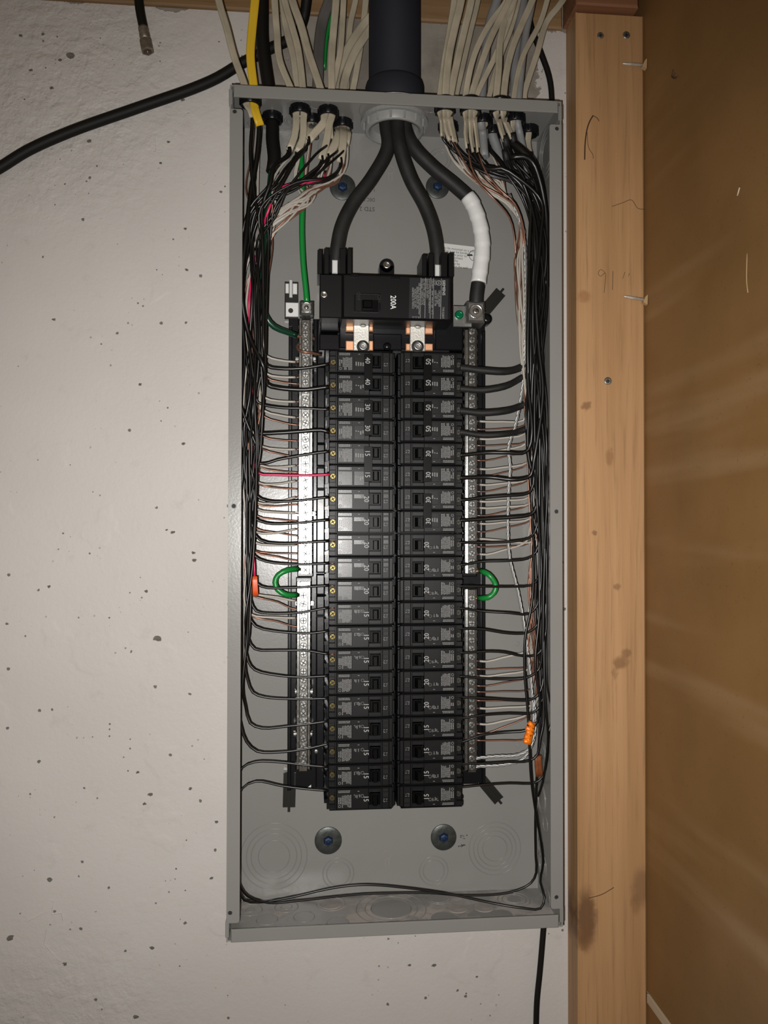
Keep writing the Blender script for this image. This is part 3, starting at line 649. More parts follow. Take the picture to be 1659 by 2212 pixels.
# lower housing between main and branch breakers
s = MB()
for (x0, x1, y0, y1, f_) in ((692, 732, 690, 716, -0.046), (690, 733, 721, 757, -0.050), (733, 975, 694, 757, -0.036), (806, 868, 720, 757, -0.042), (940, 1000, 694, 757, -0.040)):
    a, c = U(x0, y0, f_), U(x1, y1, f_); s.box(a.x, c.x, f_, -0.0138, c.z, a.z, 0.0012)
s.build('lower_housing', 'gloss_black', mb_)
for (x, y) in ((836, 749),):
    c = U(x, y, -0.042); MB().lathe(c, (0, -1, 0), [(0.0048, -0.001), (0.0046, 0.002), (0.003, 0.0038), (0.001, 0.0044)], 18).build('dome_screw', 'gloss_black', mb_)
for (x0, x1, xc, lab) in ((764, 797, 784, 'left'), (886, 918, 902, 'right')):
    yo = 0 if lab == 'left' else 6
    t = thing('bus_strap', 'silver plated strap with a screw below the main breaker, %s pole' % lab, 'bus strap', U(xc, 755, -0.052), 'straps below the main breaker')
    a, c = U(x0, 688, -0.050), U(x1, 758, -0.050); MB().box(a.x, c.x, -0.050, -0.046, c.z, a.z, 0.0006).build('strap', 'strap', t)
    for (u0, u1) in ((x0-17, x0), (x1, x1+9)) if lab == 'left' else ((x0-9, x0), (x1, x1+17)):
        for (v0, v1) in ((692+yo, 715+yo), (736+yo, 757)):
            a, c = U(u0, v0, -0.045), U(u1, v1, -0.045)
            MB().box(a.x, c.x, -0.045, -0.040, c.z, a.z, 0.0008).build('copper_bus', 'bus', t)
    c = U(xc, 698+yo*0.6, -0.050); MB().lathe(c, (0, -1, 0), [(0.0052, 0.0), (0.0050, 0.002), (0.0030, 0.0032), (0.0012, 0.0034)], 18).build('rivet', 'strap', t)
    c = U(xc, 749, -0.050); MB().lathe(c, (0, -1, 0), [(0.0072, 0), (0.0072, 0.0012), (0.0052, 0.0014), (0.0050, 0.0042), (0.0040, 0.0048), (0.0026, 0.0046), (0.0022, 0.0020)], 22).build('screw', 'steel', t)

# ------------------------------------------------------------------ branch breakers
L = xl1-xl0; HB = ROW/2-0.0004
uu = lambda px: px*L/142.5                       # photo px from the outer end -> local metres
Yb, Yf = 0.0, FACE+0.020                          # local back (world -0.020) and face
def bbox(s, u0, u1, v0, v1, f, back=0.0, ch=0.0004): s.box(uu(u0), uu(u1), f, back, v0, v1, ch); return s
v_ = lambda q: HB - q*2*HB/48.0                    # 0 top .. 48 bottom in photo px
def body_mesh(dv=0.0):
    s = MB(); V = lambda q: v_(q)+dv
    bbox(s, 0, 142.5, V(48), V(0), Yf+0.009, 0.0, 0.0006)              # lower body
    bbox(s, 0, 16, V(47), V(37), Yf+0.003, Yf+0.0095); bbox(s, 0, 16, V(11), V(1), Yf+0.003, Yf+0.0095)      # terminal cheeks
    bbox(s, 13, 17, V(47), V(1), Yf+0.002, Yf+0.0095)
    bbox(s, 17, 86, V(46.5), V(2.5), Yf+0.0006, Yf+0.0095, 0.0005)     # face left of the handle
    bbox(s, 2, 136, V(1.8), V(0.2), Yf+0.0004, Yf+0.0095, 0.0003); bbox(s, 2, 136, V(47.8), V(46.2), Yf+0.0004, Yf+0.0095, 0.0003)   # long rims
    bbox(s, 85.5, 112, V(11), V(2.5), Yf, Yf+0.0095, 0.0005); bbox(s, 85.5, 112, V(46.5), V(37), Yf, Yf+0.0095, 0.0005)   # above and below handle
    bbox(s, 111, 115, V(46.5), V(2.5), Yf+0.0003, Yf+0.0095, 0.0004)
    bbox(s, 115, 130, V(46.5), V(2.5), Yf+0.0008, Yf+0.0095, 0.0004)
    bbox(s, 130, 138, V(46.5), V(2.5), Yf+0.0022, Yf+0.0095, 0.0005)
    bbox(s, 138, 142.5, V(44), V(14), Yf+0.004, Yf+0.0095, 0.0004)
    return s
def plate_list(kind):
    return ((18.5, 50, 44, 13, 0.0002), (19, 49, 11.5, 4, 0.0003), (53, 76, 44 if kind else 23, 13, 0.0003), (116.5, 129, 22, 12.5, 0.0003), (116.5, 129, 9.5, 4, 0.0004))
def plate_mesh(dv, kind, i):
    u0, u1, q0, q1, f = plate_list(kind)[i]; s = MB(); bbox(s, u0, u1, v_(q0)+dv, v_(q1)+dv, Yf+f, Yf+0.002, 0.0003); return s
def dashes(s, u0, u1, q0, q1, cols, y, rnd, dv, hq=2.0):
    for k in range(cols):
        uc = u0+(u1-u0)*(k+0.5)/cols; wq = (u1-u0)/cols*0.27
        q = q0 + rnd.uniform(0, 2); qe = q1 - rnd.choice((0, 0, 2, 6))
        while q < qe:
            ln = rnd.uniform(0.8, hq*1.6)
            s.box(uu(uc-wq), uu(uc+wq), y, y+0.0001, v_(min(q+ln, qe))+dv, v_(q)+dv); q += ln + rnd.uniform(0.4, 0.9)
def prints(dv=0.0, seed=1, two=False):
    rnd = random.Random(seed); s = MB(); y = Yf+0.0001
    dashes(s, 28, 49, 14.5, 42, 7, y, rnd, dv); dashes(s, 20, 28, 20, 34, 2, y, rnd, dv)
    for r0 in (5.5, 8.5):                                              # two short lines printed the other way up
        x = 21.0
        while x < 44:
            ln = rnd.uniform(1, 3); s.box(uu(x), uu(x+ln), y, y+0.0001, v_(r0+1.6)+dv, v_(r0)+dv); x += ln+0.8
    if not two: dashes(s, 54, 68, 14.5, 22.5, 5, y+0.0001, rnd, dv)
    else: dashes(s, 55, 75, 24, 33, 4, y+0.0001, rnd, dv)
    s.ring((uu(23.5), y, v_(39)+dv), (0, -1, 0), 0.0013, 0.0003, 14, 4)
    if not two: s.ring((uu(72.5), y+0.0001, v_(18)+dv), (0, -1, 0), 0.0016, 0.00022, 18, 4)
    for (u0, u1, q0, q1) in ((118, 121, 26, 27), (123.5, 126.5, 26, 27), (118, 119, 29, 32), (120, 121.5, 31, 32.5), (124, 125, 30, 32)):
        s.box(uu(u0), uu(u1), y+0.0006, y+0.0008, v_(q1)+dv, v_(q0)+dv)
    s.box(uu(62), uu(66), y, y+0.0002, v_(8.2)+dv, v_(7.2)+dv)
    return s
def handle_mesh(dv=0.0):
    s = MB(); a, c = uu(88.5), uu(110.5); z0, z1 = v_(36.5)+dv, v_(11.5)+dv
    s.box(a, c, Yf+0.0035, Yf+0.0088, z0, z1)                          # dark pocket floor
    s.prism([(uu(90), z0+0.0004), (uu(110), z0+0.0004), (uu(110), z1-0.0004), (uu(90), z1-0.0004)], Yf-0.0015, Yf+0.004)
    vs = [(uu(95), Yf-0.011, z0+0.0018), (uu(102), Yf-0.011, z0+0.0018), (uu(102), Yf-0.011, z1-0.0018), (uu(95), Yf-0.011, z1-0.0018),
          (uu(93.5), Yf-0.001, z0+0.0012), (uu(107), Yf-0.001, z0+0.0012), (uu(107), Yf-0.001, z1-0.0012), (uu(93.5), Yf-0.001, z1-0.0012)]
    s.add(vs, [(0, 1, 2, 3), (7, 6, 5, 4), (4, 5, 1, 0), (5, 6, 2, 1), (6, 7, 3, 2), (7, 4, 0, 3)])
    return s
def tscrew(dv=0.0, deep=0):
    s = MB(); c = (uu(8), Yf+0.007+deep*0.4, v_(24)+dv)
    s.lathe(c, (0, -1, 0), [(0.0034, -0.001), (0.0034, 0.0016), (0.0028, 0.0022)], 16)
    return s
def tslot(dv=0.0, deep=0):
    s = MB(); c = (uu(8), Yf+0.007+deep*0.4, v_(24)+dv); z = c[2]; r = 0.0023; d = 0.0005
    for q in (0.6, 0.6+math.pi/2):
        a, b_ = math.cos(q), math.sin(q)
        s.prism([(c[0]-a*r+b_*d, z-b_*r-a*d), (c[0]+a*r+b_*d, z+b_*r-a*d), (c[0]+a*r-b_*d, z+b_*r+a*d), (c[0]-a*r-b_*d, z-b_*r+a*d)], c[1]-0.00245, c[1]-0.0019)
    return s
def num_mesh(body, u, q, y, dv, size=0.0078):
    s = MB(); vs_, fs_ = text_mesh(body, size, CW[0], CW[1], (uu(u), y, v_(q)+dv), 'CENTER', 0.002, 0.9); s.add(vs_, fs_); return s
TIE0, TIE1 = 73.5, 90.5
def tie_mesh():
    s = MB(); h = HB+0.0002; z0, z1 = -0.0185, 0.0190
    s.prism([(uu(TIE0), z0), (uu(TIE1), z0), (uu(TIE1), z1), (uu(TIE0), z1)], Yf-0.0125, Yf-0.0078)
    s.box(uu(TIE0+2), uu(TIE1), Yf-0.008, Yf+0.003, v_(36)+ROW/2, v_(12)+ROW/2); s.box(uu(TIE0+2), uu(TIE1), Yf-0.008, Yf+0.003, v_(36)-ROW/2, v_(12)-ROW/2)
    s.box(uu(TIE1-4), uu(TIE1-3.2), Yf-0.0131, Yf-0.0124, z0+0.001, z1-0.001)
    return s
SH = {}
def shared(key, fn, m):
    if key not in SH: SH[key] = fn().mesh(key if isinstance(key, str) else key[0], m)
    return SH[key]
def child(root, name, me):
    o = bpy.data.objects.new(name, me); COL.objects.link(o); o.parent = root; return o
def breaker(side, row, amps, poles, label, group):
    zc = rowz(row) if poles == 1 else rowz(row)-ROW/2
    loc = (xl0, -0.020, zc) if side == 'left' else (xr1, -0.020, zc)
    root = thing('two_pole_breaker' if poles == 2 else 'single_pole_breaker', label, 'circuit breaker', loc, group)
    if side == 'right': root.rotation_euler = (0, math.pi, 0)
    dvs = (0.0,) if poles == 1 else (ROW/2, -ROW/2)
    for i, dv in enumerate(dvs):
        sd = 1+row % 3 if poles == 1 else 11+i
        k2 = (poles, i)
        child(root, 'body', shared(('body', k2), lambda: body_mesh(dv), 'breaker'))
        for j in range(5): child(root, 'label_plate', shared(('label_plate', k2, j), lambda: plate_mesh(dv, poles == 2, j), 'plate'))
        pr_ = child(root, 'label_print', shared(('label_print', k2, sd), lambda: prints(dv, sd, poles == 2), 'print')); pr_['kind'] = 'stuff'
        child(root, 'handle', shared(('handle', k2), lambda: handle_mesh(dv), 'handle'))
        child(root, 'terminal_screw', shared(('terminal_screw', k2, side), lambda: tscrew(dv, 0.004 if side == 'right' else 0), 'shaded_steel' if side == 'right' else 'brass')); child(root, 'screw_slot', shared(('screw_slot', k2, side), lambda: tslot(dv, 0.004 if side == 'right' else 0), 'hole'))
        if poles == 1: child(root, 'rating_number', shared(('rating_number', amps), lambda: num_mesh(amps, 80, 24, Yf+0.0002, 0), 'number'))
        else: child(root, 'rating_number', shared(('rating_number', amps, i), lambda: num_mesh(amps, TIE0+6.5, 24, Yf-0.0127, dv*0.92), 'number'))
    if poles == 2: child(root, 'handle_tie', shared('handle_tie', tie_mesh, 'handle'))
    return root
two = {'left': (('40', 'marked 40 at the top of the left column'), ('30', 'marked 30, middle one of the left column'), ('15', 'marked 15 with the red wire in the left column')),
       'right': (('50', 'marked 50 at the very top of the right column'), ('50', 'marked 50, second from the top in the right column'),
                 ('30', 'marked 30, third from the top in the right column'), ('30', 'marked 30, fourth and lowest in the right column'))}
ones = {'left': (('20', 5), ('15', 9)), 'right': (('20', 8), ('15', 4))}
NUMW = {4: 'four', 5: 'five', 8: 'eight', 9: 'nine'}
for side in ('left', 'right'):
    r = 0
    for a, d in two[side]:
        breaker(side, r, a, 2, 'black two-pole breaker ' + d, 'two-pole breakers'); r += 2
    for a, n in ones[side]:
        for k in range(n):
            breaker(side, r, a, 1, 'black single-pole breaker marked %s, %s of %s down the %s column' % (a, ORD[k], NUMW[n], side), 'single-pole breakers in the %s column' % side); r += 1

# ------------------------------------------------------------------ terminal bars
BY = -0.050
def bar(name_lab, xc, y0, y1, ys, wpx=18, group='terminal bars'):
    a, c = U(xc-wpx/2, y0, BY), U(xc+wpx/2, y1, BY); zt_, zb_ = a.z, c.z
    t = thing('terminal_bar', name_lab, 'terminal bar', ((a.x+c.x)/2, BY+0.02, zb_), group)
    MB().box(a.x, c.x, BY, BY+0.012, zb_, zt_, 0.0007).build('bar', 'alu', t)
    MB().box(a.x-0.0028, c.x+0.0028, BY+0.0075, BY+0.0165, zb_, zt_, 0.0006).build('bar_foot', 'alu', t)
    MB().box(a.x-0.004, c.x+0.004, BY+0.0164, -0.0138, zb_-0.004, zt_+0.004, 0.001).build('bar_mount', 'gloss_black', t)
    me_s = MB().lathe((0, 0, 0), (0, -1, 0), [(0.0037, -0.0005), (0.0037, 0.0006), (0.0031, 0.0010)], 14).mesh('screw', 'steel')
    sl = MB(); sl.box(-0.0029, 0.0029, -0.0015, -0.0009, -0.00045, 0.00045); sl.box(-0.00045, 0.00045, -0.0015, -0.0009, -0.0029, 0.0029); me_d = sl.mesh('screw_slot', 'hole')
    rg = MB(); rg.ring((0, 0, 0), (0, -1, 0), 0.0039, 0.00035, 16, 5); me_r = rg.mesh('screw_recess', 'hole')
    side = MB(); side.box(-0.0005, 0.0005, -0.0005, 0.0065, -0.0020, 0.0020); me_w = side.mesh('wire_slot', 'hole')
    for i, yy in enumerate(ys):
        p = U(xc, yy, BY); ang = random.uniform(0, 3.1)
        o = bpy.data.objects.new('screw', me_s); COL.objects.link(o); o.parent = t; o.location = p-WORLD[t.name]; o.rotation_euler = (0, ang, 0); o.location.y += 0.0003
        d = bpy.data.objects.new('screw_slot', me_d); COL.objects.link(d); d.parent = o
        d = bpy.data.objects.new('screw_recess', me_r); COL.objects.link(d); d.parent = o
        for sx_ in (a.x-0.0028, c.x+0.0028):
            h = bpy.data.objects.new('wire_slot', me_w); COL.objects.link(h); h.parent = t; h.location = Vector((sx_, BY+0.009, p.z))-WORLD[t.name]
    return t
fr = lambda a, c, n: [a+(c-a)*i/(n-1) for i in range(n)]
lu = bar('upper left silver terminal bar with a row of screws and a lug', 660, 690, 1240, fr(703, 1231, 31))
ll_ = bar('lower left silver terminal bar with a row of screws', 655.5, 1257, 1666, fr(1286, 1650, 21))
ru = bar('upper right silver terminal bar with a row of screws and a large lug', 1020, 708, 1240, fr(716, 1231, 30))
rl_ = bar('lower right silver terminal bar with a row of screws', 1019.5, 1273, 1668, fr(1292, 1657, 21))
def lug(t, xc, y0, y1, wpx, yf, sr, m):
    a, c = U(xc-wpx/2, y0, yf), U(xc+wpx/2, y1, yf); MB().box(a.x, c.x, yf, -0.030, c.z, a.z, 0.0025).build('lug_body', m, t)
    q = U(xc, (y0+y1)/2-1, yf); MB().lathe(q, (0, -1, 0), [(sr*1.35, -0.001), (sr*1.35, 0.0003), (sr*1.15, 0.0007), (sr, -0.0006), (sr*0.6, -0.0008), (sr*0.55, 0.0006), (sr*0.2, 0.0010)], 24).build('lug_screw', 'shiny', t)
lug(lu, 662, 649, 681, 30, -0.056, 0.0045, 'steel')
lug(ru, 1028, 650, 697, 40, -0.058, 0.0062, 'steel')
a, c = U(979, 660, -0.046), U(1008, 706, -0.046); MB().box(a.x, c.x+0.006, -0.046, -0.043, c.z, a.z, 0.0004).build('bonding_strap', 'steel', ru)
c = U(991, 681, -0.046); o = MB().lathe(c, (0, -1, 0), [(0.0052, 0), (0.0050, 0.003), (0.0038, 0.0048), (0.0022, 0.005), (0.0018, 0.0036)], 18).build('bonding_screw', 'green_screw', ru); o['label'] = 'green bonding screw'
# spare clips on the bars
for (t, x0, x1, yy) in ((lu, 638, 682, 776), (lu, 638, 682, 1110), (ll_, 634, 675, 1585), (ll_, 637, 676, 1494), (ll_, 638, 678, 1303)):
    s = MB()
    for e0, e1 in ((x0, x0+10), (x1-8, x1)):
        a, c = U(e0, yy-5, -0.040), U(e1, yy-0.6, -0.040); s.box(a.x, c.x, -0.041, -0.037, c.z, a.z, 0.0003)
        a, c = U(e0, yy+0.6, -0.040), U(e1, yy+5, -0.040); s.box(a.x, c.x, -0.041, -0.037, c.z, a.z, 0.0003)
    s.build('wire_clip', 'alu', t)

# ------------------------------------------------------------------ conduit and service conductors
cc = UZ(852, 262, ZT-TK); cy = cc.y
cdn = thing('conduit', 'fat dark blue-grey plastic conduit entering the top of the panel', 'conduit', (cc.x, cy, ZT))
RC = 0.0300
MB().lathe((cc.x, cy, ZT), (0, 0, 1), [(RC, 0.0), (RC, 0.45)], 40).build('pipe', 'pvc', cdn)
MB().lathe((cc.x, cy, ZT+0.0002), (0, 0, 1), [(RC*1.13, 0.0), (RC*1.13, 0.036), (RC*1.09, 0.040), (RC*1.0, 0.041)], 40).build('coupling', 'pvc', cdn)
s = MB(); zz = ZT-TK
s.lathe((cc.x, cy, zz), (0, 0, -1), [(0.0345, 0), (0.0345, 0.012), (0.033, 0.0135), (0.029, 0.0135), (0.028, 0.0)], 44, True, False)
for k in range(14):
    t = 2*math.pi*k/14; q = Vector((cc.x+0.0346*math.cos(t), cy+0.0346*math.sin(t), zz-0.006)); s.lathe(q+Vector((0, 0, 0.0055)), (0, 0, -1), [(0.0015, 0), (0.0015, 0.0118)], 6, False)
s.build('bushing', 'pvc_light', cdn)
s = MB(); s.lathe((cc.x, cy, zz), (0, 0, -1), [(0.039, 0), (0.039, 0.004), (0.034, 0.004)], 40, False)
s.build('locknut', 'pvc_light', cdn)
def inpt(dx, dy, dz): return Vector((cc.x+dx, cy+dy, ZT+dz))
R_S = 0.0082
def heavy(pts, label, dull=True):
    s = MB(); s.sweep(spline(pts, step=0.004), circ(R_S, 16)); return tag(s.build('service_cable', 'ins_dull'), label, 'cable', 'service cables')
h1 = heavy([inpt(-0.012, -0.006, 0.05), inpt(-0.010, -0.006, -0.01), U(838, 318, -0.045), U(803, 385, -0.045), U(762, 440, -0.046), U(738, 490, -0.048), U(728, 540, -0.048), U(723, 582, -0.046)],
           'thick black service cable curving down to the left main lug')
h2 = heavy([inpt(0.002, -0.012, 0.05), inpt(0.002, -0.012, -0.01), U(864, 318, -0.052), U(886, 385, -0.050), U(918, 445, -0.048), U(936, 495, -0.048), U(944, 545, -0.048), U(945, 590, -0.046)],
           'thick black service cable curving down to the right main lug')
h3 = heavy([inpt(0.014, -0.004, 0.05), inpt(0.012, -0.004, -0.01), U(892, 316, -0.044), U(935, 362, -0.044), U(985, 403, -0.044), U(1018, 436, -0.045), U(1036, 485, -0.046), U(1042, 535, -0.046), U(1036, 590, -0.046), U(1029, 640, -0.045), U(1028, 662, -0.044)],
           'thick service cable wrapped in white tape ending at the right lug')
tp = spline([U(1009, 424, -0.045), U(1020, 440, -0.045), U(1036, 485, -0.046), U(1042, 535, -0.046), U(1036, 590, -0.046), U(1033, 612, -0.046)], step=0.0025)
s = MB(); s.sweep(tp, lambda t: circ(R_S+0.0007+0.0009*((t*6.5) % 1.0), 18)); s.build('white_tape', 'tape', h3)

# ------------------------------------------------------------------ cable connectors in the top wall
CON = {'L1': (541, 226), 'L2': (588, 262), 'L3': (648, 246), 'L4': (709, 250), 'L5': (740, 276), 'L6': (674, 268),
       'R1': (961, 242), 'R2': (968, 281), 'R3': (1016, 242), 'R4': (1042, 268), 'R5': (1080, 243), 'R6': (1064, 292), 'R7': (1113, 264), 'R8': (1142, 290)}
CP = {}
where = {'L1': 'at far left around the yellow and white cables', 'L2': 'second from the left around the black cable', 'L3': 'third from the left', 'L4': 'left of the conduit, front row',
         'L5': 'nearest the conduit on its left', 'L6': 'hidden between two others left of the conduit', 'R1': 'first right of the conduit', 'R2': 'behind the first one right of the conduit',
         'R3': 'second right of the conduit', 'R4': 'behind the second one right of the conduit', 'R5': 'third right of the conduit', 'R6': 'around the grey cable at the back right',
         'R7': 'near the right corner, front', 'R8': 'at the far right rear corner'}
for k, (x, y) in CON.items():
    lowz = ZT-TK-0.008
    p = UZ(x, y, lowz); p.y = min(max(p.y, -0.083), -0.017); CP[k] = p
    t = thing('cable_connector', 'black cable connector in the top wall, ' + where[k], 'cable connector', (p.x, p.y, lowz), 'cable connectors')
    s = MB(); s.lathe((p.x, p.y, ZT-TK-0.0002), (0, 0, -1), [(0.0112, 0), (0.0112, 0.0088), (0.0104, 0.0096), (0.0090, 0.0096), (0.0086, 0.0020)], 24, True, False)
    s.build('collar', 'gloss_black', t)
    s = MB()
    for a in range(10):
        th = 2*math.pi*a/10; s.lathe((p.x+0.0113*math.cos(th), p.y+0.0113*math.sin(th), ZT-TK-0.001), (0, 0, -1), [(0.0009, 0), (0.0009, 0.0080)], 5, False)
    s.build('grip_ribs', 'gloss_black', t)
    MB().lathe((p.x, p.y, ZT+0.0003), (0, 0, 1), [(0.0122, 0), (0.0122, 0.003), (0.010, 0.005)], 24).build('flange', 'gloss_black', t)

# ------------------------------------------------------------------ sheathed cables
ENDS = {}
def cable(con, off, out, inn_, wpx, m, label, cat='cable', group='sheathed cables', round_=False, ratio=0.48, name='sheathed_cable'):
    """out: photo points above the box (top first); inn_: points inside the box with depth; off: offset inside the connector"""
    p = CP[con] + Vector((off[0], off[1], 0)); pts = []
    wd = wpx*0.00053
    zmin = ZT+0.030
    for i, (x, y) in enumerate(out):
        yy = p.y + (0.0 if i else -0.004); q = U(x, y, yy)
        if q.z > zmin: pts.append(q)
    top = pts[0]; nxt = pts[1] if len(pts) > 1 else p
    d = (top-nxt).normalized(); pts = [top+d*0.22+Vector((0, 0, 0.10))] + pts
    pts += [Vector((p.x, p.y, ZT+0.004)), Vector((p.x, p.y, ZT-TK-0.008))]
    for q in inn_: pts.append(U(*q))
    path = spline(pts, step=0.006)
    s = MB()
    s.sweep(path, circ(wd/2, 12) if round_ else flat(wd, wd*ratio), normal=(0.25, -1, 0))
    o = s.build(name, m); tag(o, label, cat, group); return o
def lab(i, what, side): return '%s, %s from the left above the panel, %s the conduit' % (what, ORD[i], side)
yi = -0.055
CA = [
 ('L1', (-0.0045, 0.000), [(472, 0), (490, 62), (505, 120), (519, 178)], [(541, 238, -0.078), (546, 254, -0.077)], 15, 'jacket', 'cream flat cable, leftmost above the panel, beside the yellow one'),
 ('L1', (0.0040, -0.001), [(551, 0), (545, 60), (541, 120), (541, 178)], [(553, 245, -0.078), (562, 272, -0.076)], 18, 'jacket_yellow', 'bright yellow flat cable above the panel left corner'),
 ('L3', (-0.0045, 0.003), [(593, 0), (598, 70), (604, 130), (622, 182)], [(640, 262, -0.058), (636, 295, -0.058), (624, 326, -0.058)], 15, 'jacket', 'cream flat cable, first right of the thick black cable'),
 ('L3', (0.0042, 0.002), [(614, 0), (630, 55), (644, 108), (655, 184)], [(655, 262, -0.058), (655, 295, -0.058), (642, 330, -0.058)], 15, 'jacket', 'cream flat cable, second right of the thick black cable'),
 ('L6', (-0.002, 0.0), [(610, 0), (618, 60), (634, 125), (643, 184)], [(668, 280, -0.045), (664, 312, -0.046)], 15, 'jacket', 'cream cable behind the first two right of the thick black cable'),
 ('L4', (-0.0045, 0.0), [(631, 0), (650, 55), (665, 110), (678, 186)], [(700, 264, -0.060), (682, 285, -0.062), (666, 303, -0.062)], 17, 'jacket', 'cream flat cable bowing right, third right of the thick black cable'),
 ('L6', (0.0035, 0.004), [(712, 0), (698, 40), (690, 90), (686, 186)], [(676, 280, -0.042), (676, 300, -0.042)], 24, 'jacket_dark', 'dark grey wide cable left of the conduit'),
 ('L4', (0.0040, 0.0), [(726, 0), (720, 70), (716, 130), (713, 186)], [(712, 264, -0.060), (706, 300, -0.060), (694, 346, -0.060)], 16, 'jacket', 'upright cream cable, fourth left of the conduit'),
 ('L5', (-0.0050, 0.0), [(832, 0), (784, 55), (745, 118), (724, 186)], [(732, 290, -0.050), (722, 315, -0.052), (708, 340, -0.054)], 18, 'jacket', 'cream flat cable bent hard across, upper of the pair left of the conduit'),
 ('L5', (0.0000, -0.003), [(848, 0), (800, 62), (762, 122), (742, 188)], [(742, 290, -0.054), (740, 315, -0.056), (735, 352, -0.056)], 18, 'jacket', 'cream flat cable bent hard across, lower of the pair left of the conduit'),
 ('L5', (0.0050, 0.002), [(790, 0), (784, 60), (775, 122), (763, 190)], [(752, 290, -0.050), (748, 312, -0.050)], 14, 'jacket', 'thin cream cable against the conduit on its left'),
 ('L4', (0.0010, 0.0045), [(742, 0), (739, 60), (735, 110), (728, 186)], [(712, 262, -0.052), (714, 300, -0.052)], 13, 'jacket', 'upright cream cable half hidden, third left of the conduit'),
 ('L5', (0.0010, 0.0050), [(768, 0), (757, 50), (752, 110), (748, 188)], [(744, 288, -0.044), (740, 308, -0.044)], 13, 'jacket', 'upright cream cable half hidden, second left of the conduit'),
 ('R1', (-0.0060, 0.0), [(981, 0), (972, 60), (960, 130), (948, 198)], [(954, 258, -0.066), (955, 280, -0.066), (956, 296, -0.066)], 13, 'jacket', 'cream cable, first right of the conduit'),
 ('R1', (0.0000, -0.003), [(996, 0), (982, 60), (968, 130), (960, 198)], [(963, 258, -0.068), (966, 282, -0.068), (974, 305, -0.068)], 17, 'jacket', 'cream flat cable, second right of the conduit'),
 ('R1', (0.0055, 0.0), [(1018, 0), (1004, 60), (988, 130), (975, 200)], [(972, 258, -0.066), (977, 282, -0.066), (982, 308, -0.066)], 16, 'jacket', 'cream flat cable, third right of the conduit'),
 ('R2', (0.0030, 0.0), [(1032, 0), (1018, 60), (1002, 130), (986, 200)], [(972, 296, -0.040), (978, 310, -0.042)], 13, 'jacket', 'cream cable, fourth right of the conduit'),
 ('R3', (-0.0060, 0.0), [(1096, 0), (1062, 45), (1034, 95), (1018, 140), (1010, 203)], [(1007, 262, -0.066), (1006, 290, -0.066), (1010, 322, -0.066)], 13, 'jacket', 'cream cable bending from the far right, first of that bunch'),
 ('R3', (0.0000, -0.003), [(1100, 0), (1080, 40), (1056, 92), (1036, 150), (1022, 203)], [(1017, 262, -0.068), (1018, 295, -0.068), (1024, 330, -0.068)], 14, 'jacket', 'cream cable bending from the far right, second of that bunch'),
 ('R3', (0.0055, 0.0), [(1112, 0), (1094, 60), (1070, 120), (1044, 170), (1031, 204)], [(1026, 262, -0.066), (1030, 295, -0.066), (1034, 330, -0.066)], 12, 'jacket', 'cream cable bending from the far right, third of that bunch'),
 ('R4', (-0.0020, 0.0), [(1074, 0), (1060, 40), (1050, 100), (1046, 203)], [(1042, 282, -0.046), (1044, 312, -0.046), (1046, 340, -0.048)], 20, 'jacket_gray', 'grey round cable standing behind the right-hand bunch'),
 ('R4', (0.0045, 0.003), [(1120, 0), (1104, 60), (1078, 130), (1056, 204)], [(1050, 280, -0.040), (1052, 310, -0.042)], 12, 'jacket', 'cream cable slanting behind the right-hand bunch'),
 ('R5', (-0.0045, 0.0), [(1110, 0), (1092, 40), (1080, 90), (1077, 150), (1077, 206)], [(1078, 262, -0.066), (1084, 285, -0.066), (1092, 306, -0.066)], 15, 'jacket', 'cream cable upright in the middle of the right-hand bunch'),
 ('R5', (0.0040, 0.0), [(1150, 0), (1128, 50), (1106, 105), (1094, 155), (1091, 207)], [(1092, 262, -0.066), (1100, 282, -0.066), (1108, 300, -0.066)], 15, 'jacket', 'cream cable with a sweeping bend at the middle of the right-hand bunch'),
 ('R6', (0.0, 0.0), [(1130, 0), (1120, 60), (1112, 130), (1108, 206)], [(1070, 310, -0.030), (1078, 335, -0.030), (1086, 356, -0.032)], 21, 'jacket_gray', 'pale grey round cable at the back of the right-hand bunch'),
 ('R7', (-0.003, 0.0), [(1182, 0), (1166, 50), (1130, 120), (1116, 170), (1112, 207)], [(1108, 282, -0.052), (1100, 310, -0.052), (1092, 335, -0.052)], 12, 'jacket', 'thin cream cable, third from the right above the panel'),
 ('R7', (0.004, 0.004), [(1150, 0), (1138, 60), (1128, 130), (1122, 206)], [(1122, 284, -0.055), (1132, 330, -0.056), (1142, 372, -0.056)], 16, 'jacket_gray', 'grey round cable, second from the right above the panel'),
 ('R8', (0.0, 0.0), [(1216, 0), (1182, 45), (1160, 115), (1140, 175), (1132, 208)], [(1140, 308, -0.036), (1146, 340, -0.040)], 14, 'jacket', 'cream cable, rightmost above the panel'),
]
for (con, off, out, inn_, wpx, m, lb) in CA:
    o = cable(con, off, out, inn_, wpx, m, lb, round_=(m == 'jacket_gray'), group='sheathed cables above the panel')
# thick black cable entering beside the yellow one, its green core going to the left bar
p = CP['L2']
s = MB(); s.sweep(spline([U(562, -120, p.y), U(566, 0, p.y), U(567, 90, p.y), Vector((p.x-0.003, p.y, ZT+0.02)), Vector((p.x, p.y, ZT-0.010)), U(588, 300, -0.045), U(592, 345, -0.050), U(588, 372, -0.052)]), circ(0.0072, 14))
tag(s.build('sheathed_cable', 'jacket_black'), 'thick black round cable entering behind the yellow one', 'cable', 'sheathed cables above the panel')

